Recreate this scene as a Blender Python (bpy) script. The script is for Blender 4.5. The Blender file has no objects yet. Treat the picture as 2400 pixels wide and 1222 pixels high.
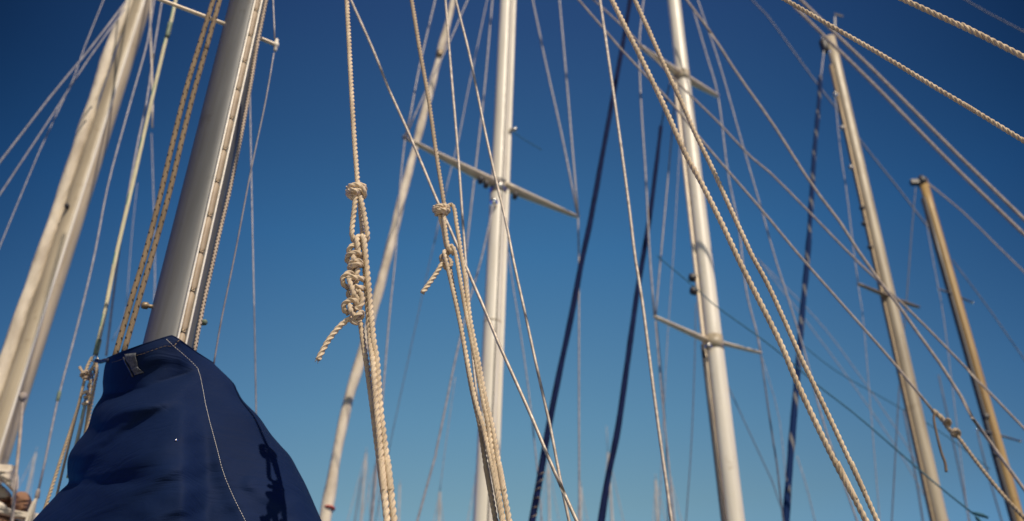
import bpy, math, random
from mathutils import Vector, Matrix, noise
from mathutils.bvhtree import BVHTree
random.seed(7)
R = math.radians
col = bpy.context.scene.collection
scn = bpy.context.scene
H = 3.0                      # eye height above the water
F = 35.0 / 36.0 * 2400       # focal length in photo pixels
PITCH = R(38)
fw = Vector((0, math.cos(PITCH), math.sin(PITCH)))
up = Vector((0, -math.sin(PITCH), math.cos(PITCH)))
CAM = Vector((0, 0, H))

# ---------------------------------------------------------------- measuring
def ray(px, py):
    return (fw + Vector((1, 0, 0)) * ((px - 1200) / F) + up * ((611 - py) / F))
def P(px, py, Y):            # point at horizontal distance Y seen at the measured place
    d = ray(px, py)
    return CAM + d * (Y / d.y)
def PZ(px, py, z):           # point at level z
    d = ray(px, py)
    return CAM + d * ((z - H) / d.z)
def depth(v): return (v - CAM).dot(fw)
def rad(w, v): return w * 0.5 * depth(v) / F

# ---------------------------------------------------------------- materials
def new_mat(name):
    m = bpy.data.materials.new(name); m.use_nodes = True
    nt = m.node_tree; b = nt.nodes['Principled BSDF']
    return m, nt, b
def N(nt, t, **kw):
    n = nt.nodes.new(t)
    for k, v in kw.items():
        if k in n.inputs: n.inputs[k].default_value = v
        else: setattr(n, k, v)
    return n
def math_n(nt, op, a, b=None):
    n = nt.nodes.new('ShaderNodeMath'); n.operation = op
    for i, v in enumerate((a, b)):
        if v is None: continue
        if isinstance(v, (int, float)): n.inputs[i].default_value = v
        else: nt.links.new(v, n.inputs[i])
    return n.outputs[0]
def ramp(nt, src, stops):
    r = nt.nodes.new('ShaderNodeValToRGB'); nt.links.new(src, r.inputs[0])
    e = r.color_ramp.elements
    while len(e) < len(stops): e.new(0.5)
    for el, (p, c) in zip(e, stops):
        el.position = p; el.color = (*c, 1)
    return r.outputs[0]
def surface(name, c1, c2, scale=20, rough=.6, metal=0, bump=0.2, bscale=60, detail=5, stretch=(1, 1, 1), dist=.002, spec=.5):
    m, nt, b = new_mat(name)
    tc = N(nt, 'ShaderNodeTexCoord'); mp = N(nt, 'ShaderNodeMapping'); mp.inputs['Scale'].default_value = stretch
    nt.links.new(tc.outputs['Object'], mp.inputs[0])
    n1 = N(nt, 'ShaderNodeTexNoise', Scale=scale, Detail=detail); nt.links.new(mp.outputs[0], n1.inputs['Vector'])
    c = ramp(nt, n1.outputs[0], [(.32, c1), (.68, c2)])
    if stretch[2] < .2:      # long weather streaks and small dull spots on spars
        m2 = N(nt, 'ShaderNodeMapping'); m2.inputs['Scale'].default_value = (1, 1, .035); nt.links.new(tc.outputs['Object'], m2.inputs[0])
        s1 = N(nt, 'ShaderNodeTexNoise', Scale=55, Detail=4); nt.links.new(m2.outputs[0], s1.inputs['Vector'])
        s2 = N(nt, 'ShaderNodeTexNoise', Scale=9, Detail=8, Roughness=.75); nt.links.new(tc.outputs['Object'], s2.inputs['Vector'])
        k1 = ramp(nt, s1.outputs[0], [(.35, (.90, .89, .87)), (.6, (1, 1, 1))]); k2 = ramp(nt, s2.outputs[0], [(.33, (.80, .77, .73)), (.42, (1, 1, 1))])
        for k_ in (k1, k2):
            mu = N(nt, 'ShaderNodeMix', data_type='RGBA', blend_type='MULTIPLY'); mu.inputs[0].default_value = 1
            nt.links.new(c, mu.inputs[6]); nt.links.new(k_, mu.inputs[7]); c = mu.outputs[2]
    nt.links.new(c, b.inputs['Base Color'])
    n2 = N(nt, 'ShaderNodeTexNoise', Scale=bscale, Detail=4); nt.links.new(mp.outputs[0], n2.inputs['Vector'])
    bp = N(nt, 'ShaderNodeBump', Strength=bump, Distance=dist); nt.links.new(n2.outputs[0], bp.inputs['Height'])
    nt.links.new(bp.outputs[0], b.inputs['Normal'])
    rr = N(nt, 'ShaderNodeMapRange'); nt.links.new(n2.outputs[0], rr.inputs[0])
    rr.inputs[3].default_value = max(0.02, rough - .12); rr.inputs[4].default_value = min(1, rough + .12)
    nt.links.new(rr.outputs[0], b.inputs['Roughness'])
    b.inputs['Metallic'].default_value = metal
    b.inputs['Specular IOR Level'].default_value = spec
    return m

def rope_material(name, base, dark):
    m, nt, b = new_mat(name)
    uv = N(nt, 'ShaderNodeUVMap')
    sp = N(nt, 'ShaderNodeSeparateXYZ'); nt.links.new(uv.outputs[0], sp.inputs[0])
    u, v = sp.outputs[0], sp.outputs[1]
    yarn = math_n(nt, 'SINE', math_n(nt, 'ADD', math_n(nt, 'MULTIPLY', u, 44.0), math_n(nt, 'MULTIPLY', v, 7.0)))
    fib = N(nt, 'ShaderNodeTexNoise', Scale=900, Detail=4)
    tc = N(nt, 'ShaderNodeTexCoord'); nt.links.new(tc.outputs['Object'], fib.inputs['Vector'])
    h = math_n(nt, 'ADD', math_n(nt, 'MULTIPLY', yarn, .35), math_n(nt, 'MULTIPLY', fib.outputs[0], 1.3))
    bp = N(nt, 'ShaderNodeBump', Strength=.7, Distance=.0009); nt.links.new(h, bp.inputs['Height'])
    nt.links.new(bp.outputs[0], b.inputs['Normal'])
    big = N(nt, 'ShaderNodeTexNoise', Scale=14, Detail=6); nt.links.new(tc.outputs['Object'], big.inputs['Vector'])
    mixv = math_n(nt, 'ADD', math_n(nt, 'MULTIPLY', big.outputs[0], .7), math_n(nt, 'MULTIPLY', fib.outputs[0], .35))
    c = ramp(nt, mixv, [(.34, dark), (.62, base)])
    nt.links.new(c, b.inputs['Base Color'])
    b.inputs['Roughness'].default_value = .9
    b.inputs['Sheen Weight'].default_value = .15
    return m

def fleck_material(name, base, fleck, period, duty, slant, cols, edge=None):
    m, nt, b = new_mat(name)
    uv = N(nt, 'ShaderNodeUVMap')
    sp = N(nt, 'ShaderNodeSeparateXYZ'); nt.links.new(uv.outputs[0], sp.inputs[0])
    u, v = sp.outputs[0], sp.outputs[1]
    a = math_n(nt, 'FRACT', math_n(nt, 'ADD', math_n(nt, 'MULTIPLY', v, 1.0 / period), math_n(nt, 'MULTIPLY', u, slant)))
    band = math_n(nt, 'LESS_THAN', a, duty)
    dash = math_n(nt, 'LESS_THAN', math_n(nt, 'FRACT', math_n(nt, 'MULTIPLY', u, cols)), .55)
    mask = math_n(nt, 'MULTIPLY', band, dash)
    # braid weave
    w1 = math_n(nt, 'SINE', math_n(nt, 'ADD', math_n(nt, 'MULTIPLY', u, 75.4), math_n(nt, 'MULTIPLY', v, 75.4)))
    w2 = math_n(nt, 'SINE', math_n(nt, 'SUBTRACT', math_n(nt, 'MULTIPLY', u, 75.4), math_n(nt, 'MULTIPLY', v, 75.4)))
    h = math_n(nt, 'MULTIPLY', w1, w2)
    bp = N(nt, 'ShaderNodeBump', Strength=.6, Distance=.0008); nt.links.new(h, bp.inputs['Height'])
    nt.links.new(bp.outputs[0], b.inputs['Normal'])
    tc = N(nt, 'ShaderNodeTexCoord')
    big = N(nt, 'ShaderNodeTexNoise', Scale=9, Detail=6); nt.links.new(tc.outputs['Object'], big.inputs['Vector'])
    c = ramp(nt, big.outputs[0], [(.3, tuple(x * .72 for x in base)), (.62, base)])
    mx = N(nt, 'ShaderNodeMix', data_type='RGBA'); nt.links.new(mask, mx.inputs[0]); nt.links.new(c, mx.inputs[6]); mx.inputs[7].default_value = (*fleck, 1)
    nt.links.new(mx.outputs[2], b.inputs['Base Color'])
    b.inputs['Roughness'].default_value = .85
    return m

M = {}
M['rope'] = rope_material('cotton rope', (.77, .62, .44), (.44, .335, .225))
M['rope_warm'] = rope_material('weathered rope', (.54, .42, .29), (.32, .24, .16))
M['rope_shaded'] = rope_material('shaded rope', (.20, .14, .09), (.09, .06, .045))  # shadow on the hanging tail, put into the rope colour
M['rope_grey'] = surface('weathered braid', (.29, .24, .21), (.49, .42, .37), 30, .85, 0, .4, 500)
M['fleck'] = fleck_material('beige braid with dark flecks', (.27, .195, .12), (.008, .006, .01), 1.15, .16, .6, 4)
M['tick'] = fleck_material('cream braid with black ticks', (.66, .53, .41), (.01, .01, .02), .5, .42, .5, 4)
M['green_rope'] = fleck_material('cream and green line', (.74, .68, .46), (.30, .46, .30), 8.0, .2, .2, 2)
M['teal'] = surface('teal cord', (.012, .075, .12), (.02, .12, .18), 40, .8)
M['wire'] = surface('stainless wire', (.20, .195, .225), (.37, .355, .38), 25, .5, .2, .2, 300)
M['wire_dark'] = surface('dull wire', (.07, .08, .11), (.14, .145, .18), 25, .55, .3, .2, 300)
M['wire_warm'] = surface('tarnished wire', (.34, .29, .24), (.66, .58, .49), 45, .5, .25, .3, 400)
M['steel'] = surface('worn steel', (.25, .24, .24), (.5, .49, .47), 60, .35, .8, .2, 200)
M['alu'] = surface('anodised aluminium', (.115, .12, .13), (.215, .215, .22), 4, .55, .3, .08, 90, stretch=(1, 1, .12))
M['alu_bright'] = surface('bright aluminium edge', (.78, .74, .66), (.9, .86, .78), 20, .35, .5, .1, 200)
M['slug'] = surface('beige track strip', (.34, .26, .18), (.47, .37, .26), 60, .6, 0, .2, 200, stretch=(1, 1, .3))
M['mast_white'] = surface('painted mast', (.68, .63, .54), (.86, .80, .70), 5, .42, 0, .06, 60, stretch=(1, 1, .15))
M['mast_grey'] = surface('old grey mast', (.34, .28, .20), (.52, .44, .32), 9, .45, 0, .1, 60, stretch=(1, 1, .15))
M['mast_far'] = surface('grey far mast', (.24, .25, .27), (.36, .36, .37), 3, .6, .1)  # even blue-grey tone, duller than the near masts
M['spreader'] = surface('spreader paint', (.70, .58, .44), (.86, .74, .58), 15, .45, .1, .1, 80)
M['wood'] = surface('varnished wood', (.31, .185, .065), (.52, .35, .14), 14, .45, 0, .2, 80, stretch=(1, 1, .08))
M['sail'] = surface('cream sailcloth', (.44, .37, .29), (.72, .64, .53), 9, .8, 0, .7, 22, dist=.02, stretch=(1, 1, .35))
M['navy_sail'] = surface('navy sacrificial strip', (.004, .008, .035), (.012, .02, .075), 10, .8, 0, .5, 16, dist=.02)
M['dark'] = surface('dark fitting', (.02, .02, .03), (.06, .055, .06), 60, .5)
M['brass'] = surface('tarnished fitting', (.2, .15, .1), (.36, .28, .19), 80, .5, .5)
M['brown'] = surface('brown canvas', (.20, .10, .055), (.32, .17, .10), 8, .85, 0, .4, 40)
M['patch'] = surface('grey velcro', (.05, .055, .07), (.13, .135, .15), 160, .95, 0, .8, 400)
M['green'] = surface('verdigris fitting', (.09, .13, .09), (.2, .25, .17), 80, .6)
M['red'] = surface('red tape', (.4, .03, .03), (.55, .06, .05), 30, .7)
M['thread'] = surface('pale thread', (.75, .7, .65), (.9, .86, .8), 100, .8)
M['thread_tan'] = surface('tan thread', (.25, .17, .1), (.4, .28, .17), 100, .8)
M['glint'] = surface('polished shackle', (.9, .88, .85), (1, .98, .95), 30, .12, 1, .05)

def blue_fleck():
    m, nt, b = new_mat('blue sheet with white flecks')
    uv = N(nt, 'ShaderNodeUVMap'); sp = N(nt, 'ShaderNodeSeparateXYZ'); nt.links.new(uv.outputs[0], sp.inputs[0])
    u, v = sp.outputs[0], sp.outputs[1]
    a = math_n(nt, 'FRACT', math_n(nt, 'ADD', math_n(nt, 'MULTIPLY', v, .42), u))
    ns = N(nt, 'ShaderNodeTexNoise', Scale=1.3, Detail=2); nt.links.new(uv.outputs[0], ns.inputs['Vector'])
    mask = math_n(nt, 'MULTIPLY', math_n(nt, 'LESS_THAN', a, .17), math_n(nt, 'GREATER_THAN', ns.outputs[0], .42))
    mx = N(nt, 'ShaderNodeMix', data_type='RGBA'); nt.links.new(mask, mx.inputs[0])
    mx.inputs[6].default_value = (.003, .020, .085, 1); mx.inputs[7].default_value = (.17, .17, .18, 1)
    nt.links.new(mx.outputs[2], b.inputs['Base Color']); b.inputs['Roughness'].default_value = .8; b.inputs['Specular IOR Level'].default_value = .12
    return m
M['blue_fleck'] = blue_fleck()
def navy_wrap():
    m, nt, b = new_mat('navy canvas wound in a spiral')
    uv = N(nt, 'ShaderNodeUVMap'); sp = N(nt, 'ShaderNodeSeparateXYZ'); nt.links.new(uv.outputs[0], sp.inputs[0])
    u, v = sp.outputs[0], sp.outputs[1]
    a = math_n(nt, 'FRACT', math_n(nt, 'ADD', math_n(nt, 'MULTIPLY', v, .3), u))
    ns = N(nt, 'ShaderNodeTexNoise', Scale=1.2, Detail=3); nt.links.new(uv.outputs[0], ns.inputs['Vector'])
    c = ramp(nt, ns.outputs[0], [(.3, (.003, .007, .032)), (.7, (.010, .018, .075))])
    nt.links.new(c, b.inputs['Base Color']); b.inputs['Roughness'].default_value = .85; b.inputs['Specular IOR Level'].default_value = .08
    bp = N(nt, 'ShaderNodeBump', Strength=.8, Distance=.01); nt.links.new(a, bp.inputs['Height']); nt.links.new(bp.outputs[0], b.inputs['Normal'])
    return m
M['navy_wrap'] = navy_wrap()
def canvas():
    m, nt, b = new_mat('navy acrylic canvas')
    tc = N(nt, 'ShaderNodeTexCoord')
    n1 = N(nt, 'ShaderNodeTexNoise', Scale=3.5, Detail=5); nt.links.new(tc.outputs['Object'], n1.inputs['Vector'])
    c = ramp(nt, n1.outputs[0], [(.3, (.0024, .0105, .044)), (.7, (.0040, .0150, .060))])
    w = N(nt, 'ShaderNodeTexNoise', Scale=700, Detail=2); nt.links.new(tc.outputs['Object'], w.inputs['Vector'])
    n3 = N(nt, 'ShaderNodeTexNoise', Scale=16, Detail=6); nt.links.new(tc.outputs['Object'], n3.inputs['Vector'])
    mp = N(nt, 'ShaderNodeMapping'); nt.links.new(tc.outputs['Object'], mp.inputs[0]); mp.inputs['Rotation'].default_value = (0, R(38), 0); mp.inputs['Scale'].default_value = (1.2, 1, 5)
    n4 = N(nt, 'ShaderNodeTexNoise', Scale=3.2, Detail=5, Distortion=.8); nt.links.new(mp.outputs[0], n4.inputs['Vector'])
    cr = math_n(nt, 'ABSOLUTE', math_n(nt, 'SUBTRACT', n4.outputs[0], .5))       # sharp creases
    cr = math_n(nt, 'MINIMUM', math_n(nt, 'MULTIPLY', cr, 9.0), 1.0)
    h = math_n(nt, 'ADD', math_n(nt, 'ADD', math_n(nt, 'MULTIPLY', w.outputs[0], .035), math_n(nt, 'MULTIPLY', n3.outputs[0], .35)), math_n(nt, 'MULTIPLY', cr, .2))
    bp = N(nt, 'ShaderNodeBump', Strength=.5, Distance=.012); nt.links.new(h, bp.inputs['Height'])
    # faint dust
    d = N(nt, 'ShaderNodeTexNoise', Scale=420, Detail=1); nt.links.new(tc.outputs['Object'], d.inputs['Vector'])
    dm = math_n(nt, 'GREATER_THAN', d.outputs[0], .80)
    mx = N(nt, 'ShaderNodeMix', data_type='RGBA'); nt.links.new(math_n(nt, 'MULTIPLY', dm, .25), mx.inputs[0]); nt.links.new(c, mx.inputs[6]); mx.inputs[7].default_value = (.12, .12, .13, 1)
    nt.links.new(mx.outputs[2], b.inputs['Base Color'])
    nt.links.new(bp.outputs[0], b.inputs['Normal'])
    b.inputs['Roughness'].default_value = .75; b.inputs['Specular IOR Level'].default_value = .12
    return m
M['canvas'] = canvas()
def water_mat():
    m, nt, b = new_mat('harbour water')
    b.inputs['Base Color'].default_value = (.02, .06, .08, 1); b.inputs['Roughness'].default_value = .08
    tc = N(nt, 'ShaderNodeTexCoord'); n = N(nt, 'ShaderNodeTexNoise', Scale=1.6, Detail=6); nt.links.new(tc.outputs['Object'], n.inputs['Vector'])
    bp = N(nt, 'ShaderNodeBump', Strength=.5, Distance=.15); nt.links.new(n.outputs[0], bp.inputs['Height']); nt.links.new(bp.outputs[0], b.inputs['Normal'])
    return m
M['water'] = water_mat()
M['stone'] = surface('quay stone', (.44, .38, .3), (.58, .51, .41), 2, .85, 0, .4, 30)
M['plank'] = surface('weathered planks', (.34, .29, .23), (.5, .44, .36), 6, .8, 0, .4, 60, stretch=(.2, 1, 1))

# ---------------------------------------------------------------- objects
def tag(o, label=None, cat=None, group=None, kind=None):
    if label: o['label'] = label
    if cat: o['category'] = cat
    if group: o['group'] = group
    if kind: o['kind'] = kind
    return o
def thing(name, label, cat, loc, group=None):
    o = bpy.data.objects.new(name, None); col.objects.link(o); o.location = loc
    o.empty_display_size = .1
    return tag(o, label, cat, group)
def wloc(o):
    v = Vector(o.location)
    while o.parent: o = o.parent; v += o.location
    return v
class MB:
    def __init__(s): s.v = []; s.f = []; s.uv = []; s.sm = []
    def add(s, vs, fs, uvs=None, smooth=True):
        k = len(s.v); s.v += vs
        for i, f in enumerate(fs):
            s.f.append([a + k for a in f]); s.uv.append(uvs[i] if uvs else [(0, 0)] * len(f)); s.sm.append(smooth)
    def build(s, name, mat, parent=None):
        org = s.v[0].copy()
        me = bpy.data.meshes.new(name)
        me.from_pydata([tuple(v - org) for v in s.v], [], s.f)
        uvl = me.uv_layers.new(name='UVMap')
        i = 0
        for u in s.uv:
            for c in u: uvl.data[i].uv = c; i += 1
        me.polygons.foreach_set('use_smooth', s.sm)
        me.materials.append(M[mat]); me.update()
        o = bpy.data.objects.new(name, me); col.objects.link(o)
        if parent: o.parent = parent; o.location = org - wloc(parent)
        else: o.location = org
        return o

def resample(pts, step=None, n=None):
    """Catmull-Rom through pts, then even spacing. pts may carry radius: (Vector, r)"""
    P0 = [Vector((*p[0], p[1])) for p in pts]
    if len(P0) == 2: dense = [P0[0].lerp(P0[1], i / 8) for i in range(9)]
    else:
        dense = []
        ext = [P0[0] * 2 - P0[1]] + P0 + [P0[-1] * 2 - P0[-2]]
        for i in range(1, len(ext) - 2):
            a, b, c, d = ext[i - 1:i + 3]
            for k in range(16):
                t = k / 16
                dense.append(.5 * ((2 * b) + (c - a) * t + (2 * a - 5 * b + 4 * c - d) * t * t + (3 * b - a - 3 * c + d) * t ** 3))
        dense.append(P0[-1])
    L = [0]
    for a, b in zip(dense, dense[1:]): L.append(L[-1] + (b.xyz - a.xyz).length)
    T = L[-1]
    if n is None: n = max(2, int(T / step) + 1)
    out = []; j = 0
    for i in range(n):
        s = T * i / (n - 1)
        while j < len(L) - 2 and L[j + 1] < s: j += 1
        t = (s - L[j]) / max(1e-9, L[j + 1] - L[j])
        out.append(dense[j].lerp(dense[j + 1], min(1, t)))
    return [(Vector(p[:3]), p[3]) for p in out], T
def frames(pts):
    fr = []; nrm = None
    for i in range(len(pts)):
        a = pts[max(0, i - 1)][0]; b = pts[min(len(pts) - 1, i + 1)][0]
        t = (b - a).normalized()
        if nrm is None:
            ref = Vector((0, -1, 0)); nrm = (ref - t * ref.dot(t))
            if nrm.length < .05: ref = Vector((1, 0, 0)); nrm = ref - t * ref.dot(t)
        else: nrm = nrm - t * nrm.dot(t)
        nrm.normalize(); fr.append((nrm.copy(), t.cross(nrm)))
    return fr
def sweep(mb, pts, prof, step, twist=0, lump=0, lumpf=3., seed=0, capround=False):
    """prof(theta)->factor of radius"""
    rs, T = resample(pts, step=step); fr = frames(rs)
    n = len(prof); vs = []; fs = []; uvs = []
    s = 0; tw = 0; sv = []
    for i, ((p, r), (a, b)) in enumerate(zip(rs, fr)):
        if i: ds = (p - rs[i - 1][0]).length; s += ds; tw += twist * ds / max(r, 1e-5)
        sv.append(s / (2 * math.pi * max(r, 1e-5)))
        rr = r
        if lump: rr = r * (1 + lump * noise.noise(Vector((seed, 0, s * lumpf))) )
        if capround:
            e = min(s, T - s)
            if e < rr: rr *= math.sqrt(max(.02, 1 - (1 - e / rr) ** 2))
        for k in range(n):
            th = 2 * math.pi * k / n
            q = rr * prof[k]
            if lump: q *= 1 + lump * .6 * noise.noise(Vector((math.cos(th) + seed, math.sin(th), s * lumpf * 1.6)))
            vs.append(p + (a * math.cos(th + tw) + b * math.sin(th + tw)) * q)
    m = len(rs)
    for i in range(m - 1):
        for k in range(n):
            k2 = (k + 1) % n
            fs.append([i * n + k, i * n + k2, (i + 1) * n + k2, (i + 1) * n + k])
            uvs.append([(k / n, sv[i]), ((k + 1) / n, sv[i]), ((k + 1) / n, sv[i + 1]), (k / n, sv[i + 1])])
    fs.append(list(range(n))[::-1]); uvs.append([(0, 0)] * n)
    fs.append([(m - 1) * n + k for k in range(n)]); uvs.append([(0, 0)] * n)
    mb.add(vs, fs, uvs)
def circ(n): return [1.0] * n
def strands(n=24):
    c, a = .50, .50; out = []
    for k in range(n):
        th = 2 * math.pi * k / n; d = (th + math.pi / 3) % (2 * math.pi / 3) - math.pi / 3
        q = a * a - (c * math.sin(d)) ** 2
        out.append(max(.70, c * math.cos(d) + math.sqrt(max(0, q))))
    return out
ST = strands()
TW = 2 * math.pi / 6.6
def px_path(pts, Y0, Y1=None, w=None, w1=None, ext0=0, ext1=0):
    """measured points (px,py[,dY]) -> [(Vector, radius)], distance running Y0..Y1"""
    if Y1 is None: Y1 = Y0
    L = [0]
    for a, b in zip(pts, pts[1:]): L.append(L[-1] + math.hypot(b[0] - a[0], b[1] - a[1]))
    out = []
    for p, l in zip(pts, L):
        t = l / max(1e-6, L[-1]); Y = Y0 + (Y1 - Y0) * t + (p[2] if len(p) > 2 else 0)
        out.append(P(p[0], p[1], Y))
    mid = out[len(out) // 2]
    if w1 is None:
        r = rad(w, (out[0] + out[-1]) / 2); rr = [r] * len(out)
    else: rr = [rad(w + (w1 - w) * l / L[-1], v) for v, l in zip(out, L)]
    res = list(zip(out, rr))
    if ext0: res.insert(0, (out[0] + (out[0] - out[1]).normalized() * ext0, rr[0]))
    if ext1: res.append((out[-1] + (out[-1] - out[-2]).normalized() * ext1, rr[-1]))
    return res
def offframe(p): return p[1] <= 2 or p[1] >= 1220 or p[0] <= 2 or p[0] >= 2398
def auto_ext(pts, e=1.0): return (e if offframe(pts[0]) else 0, e if offframe(pts[-1]) else 0)
def laid(mb, path): # three-strand rope
    r = path[len(path) // 2][1]
    sweep(mb, path, ST, step=r * .42, twist=TW, lump=.045, lumpf=30, seed=len(mb.v) % 97)
    rs, T = resample(path, step=r * .5)          # loose fibres standing off the lay
    for i in range(1, len(rs) - 1):
        p, rr = rs[i]; ax = (rs[i + 1][0] - rs[i - 1][0]).normalized(); a = ax.orthogonal().normalized(); b = ax.cross(a)
        for _ in range(4):
            th = random.uniform(0, 6.283); o = a * math.cos(th) + b * math.sin(th)
            q = p + o * rr * .88; e = q + o * rr * random.uniform(.15, .42) + ax * rr * random.uniform(-.6, .6); sd_ = ax.cross(o) * rr * .035
            mb.add([q - sd_, q + sd_, e], [[0, 1, 2]])
def box(mb, c, ax, ay, az):
    vs = [c + ax * i + ay * j + az * k for i in (-1, 1) for j in (-1, 1) for k in (-1, 1)]
    mb.add(vs, [[0, 1, 3, 2], [4, 6, 7, 5], [0, 4, 5, 1], [2, 3, 7, 6], [0, 2, 6, 4], [1, 5, 7, 3]], smooth=False)
def prism(mb, prof, B, T, ang=0, ring=None, taper=1, segs=6):
    """profile (x,y metres) swept from B to T, turned by ang about z"""
    ca, sa = math.cos(ang), math.sin(ang); n = len(prof); vs = []; fs = []
    for i in range(segs + 1):
        t = i / segs; c = B.lerp(T, t); k = 1 + (taper - 1) * t
        for x, y in prof: vs.append(c + Vector((x * ca - y * sa, x * sa + y * ca, 0)) * k)
    for i in range(segs):
        for k in range(n):
            k2 = (k + 1) % n; fs.append([i * n + k, i * n + k2, (i + 1) * n + k2, (i + 1) * n + k])
    fs.append(list(range(n))[::-1]); fs.append([segs * n + k for k in range(n)])
    mb.add(vs, fs)
def oval(a, b, n=32): return [(a * math.cos(2 * math.pi * k / n), b * math.sin(2 * math.pi * k / n)) for k in range(n)]
def lathe(mb, c, axis, prof, n=14):
    axis = axis.normalized(); a = axis.orthogonal().normalized(); b = axis.cross(a); vs = []; fs = []
    for h, r in prof:
        for k in range(n):
            th = 2 * math.pi * k / n; vs.append(c + axis * h + (a * math.cos(th) + b * math.sin(th)) * r)
    for i in range(len(prof) - 1):
        for k in range(n): k2 = (k + 1) % n; fs.append([i * n + k, i * n + k2, (i + 1) * n + k2, (i + 1) * n + k])
    fs.append(list(range(n))[::-1]); fs.append([(len(prof) - 1) * n + k for k in range(n)])
    mb.add(vs, fs)
def ball(mb, c, r, n=10, sq=1):
    lathe(mb, c, Vector((0, 0, 1)), [(r * sq * math.cos(math.pi * (1 - i / n)), max(r * .03, r * math.sin(math.pi * i / n))) for i in range(n + 1)], 14)

# ================================================================ SETTING
mb = MB(); S = 3000
mb.add([Vector((-S, -S, 0)), Vector((S, -S, 0)), Vector((S, S, 0)), Vector((-S, S, 0))], [[0, 1, 2, 3]])
tag(mb.build('water', 'water'), kind='structure')
mb = MB()
for i in range(24): box(mb, Vector((0, -2.6 + i * .15, 1.35)), Vector((7, 0, 0)), Vector((0, .071, 0)), Vector((0, 0, .03)))
tag(mb.build('pier', 'plank'), kind='structure')
mb = MB(); box(mb, Vector((0, -28, .55)), Vector((60, 0, 0)), Vector((0, 25, 0)), Vector((0, 0, .75)))  # unseen pale slab, added to bounce warm light up from below
tag(mb.build('quay', 'stone'), kind='structure')

# ================================================================ STANDING WIRES AND LINES
def line(name, label, cat, pts, Y, w, mat, group=None, Y1=None, prof=10, ext=1.2, fit=None):
    e0, e1 = auto_ext(pts, 1.2 if Y < 3 else 5)
    w = w * (.62 if Y >= 8 else .88 if mat == 'wire' else 1)
    path = px_path(pts, Y, Y1, w, ext0=e0, ext1=e1)
    mb = MB(); r = path[0][1]
    n = len(pts) * 6
    sweep(mb, path, circ(prof), step=max(.03, sum((a[0] - b[0]).length for a, b in zip(path, path[1:])) / max(n, 12)))
    if fit:     # list of (index t along, length m, width factor, mat): turnbuckles and terminals -> an Empty with parts
        root = thing(name, label, cat, path[0][0], group)
        mb.build('wire', mat, root)
        rs, T = resample(path, n=200)
        for t, ln, k, fm in fit:
            i = int(t * 199); c = rs[i][0]; ax = (rs[min(199, i + 1)][0] - rs[max(0, i - 1)][0]).normalized()
            q = MB(); lathe(q, c, ax, [(-ln / 2, r * 1.1), (-ln * .4, r * k), (ln * .4, r * k), (ln / 2, r * 1.1)])
            q.build('turnbuckle', fm, root)
        return root
    return tag(mb.build(name, mat), label, cat, group)

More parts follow.
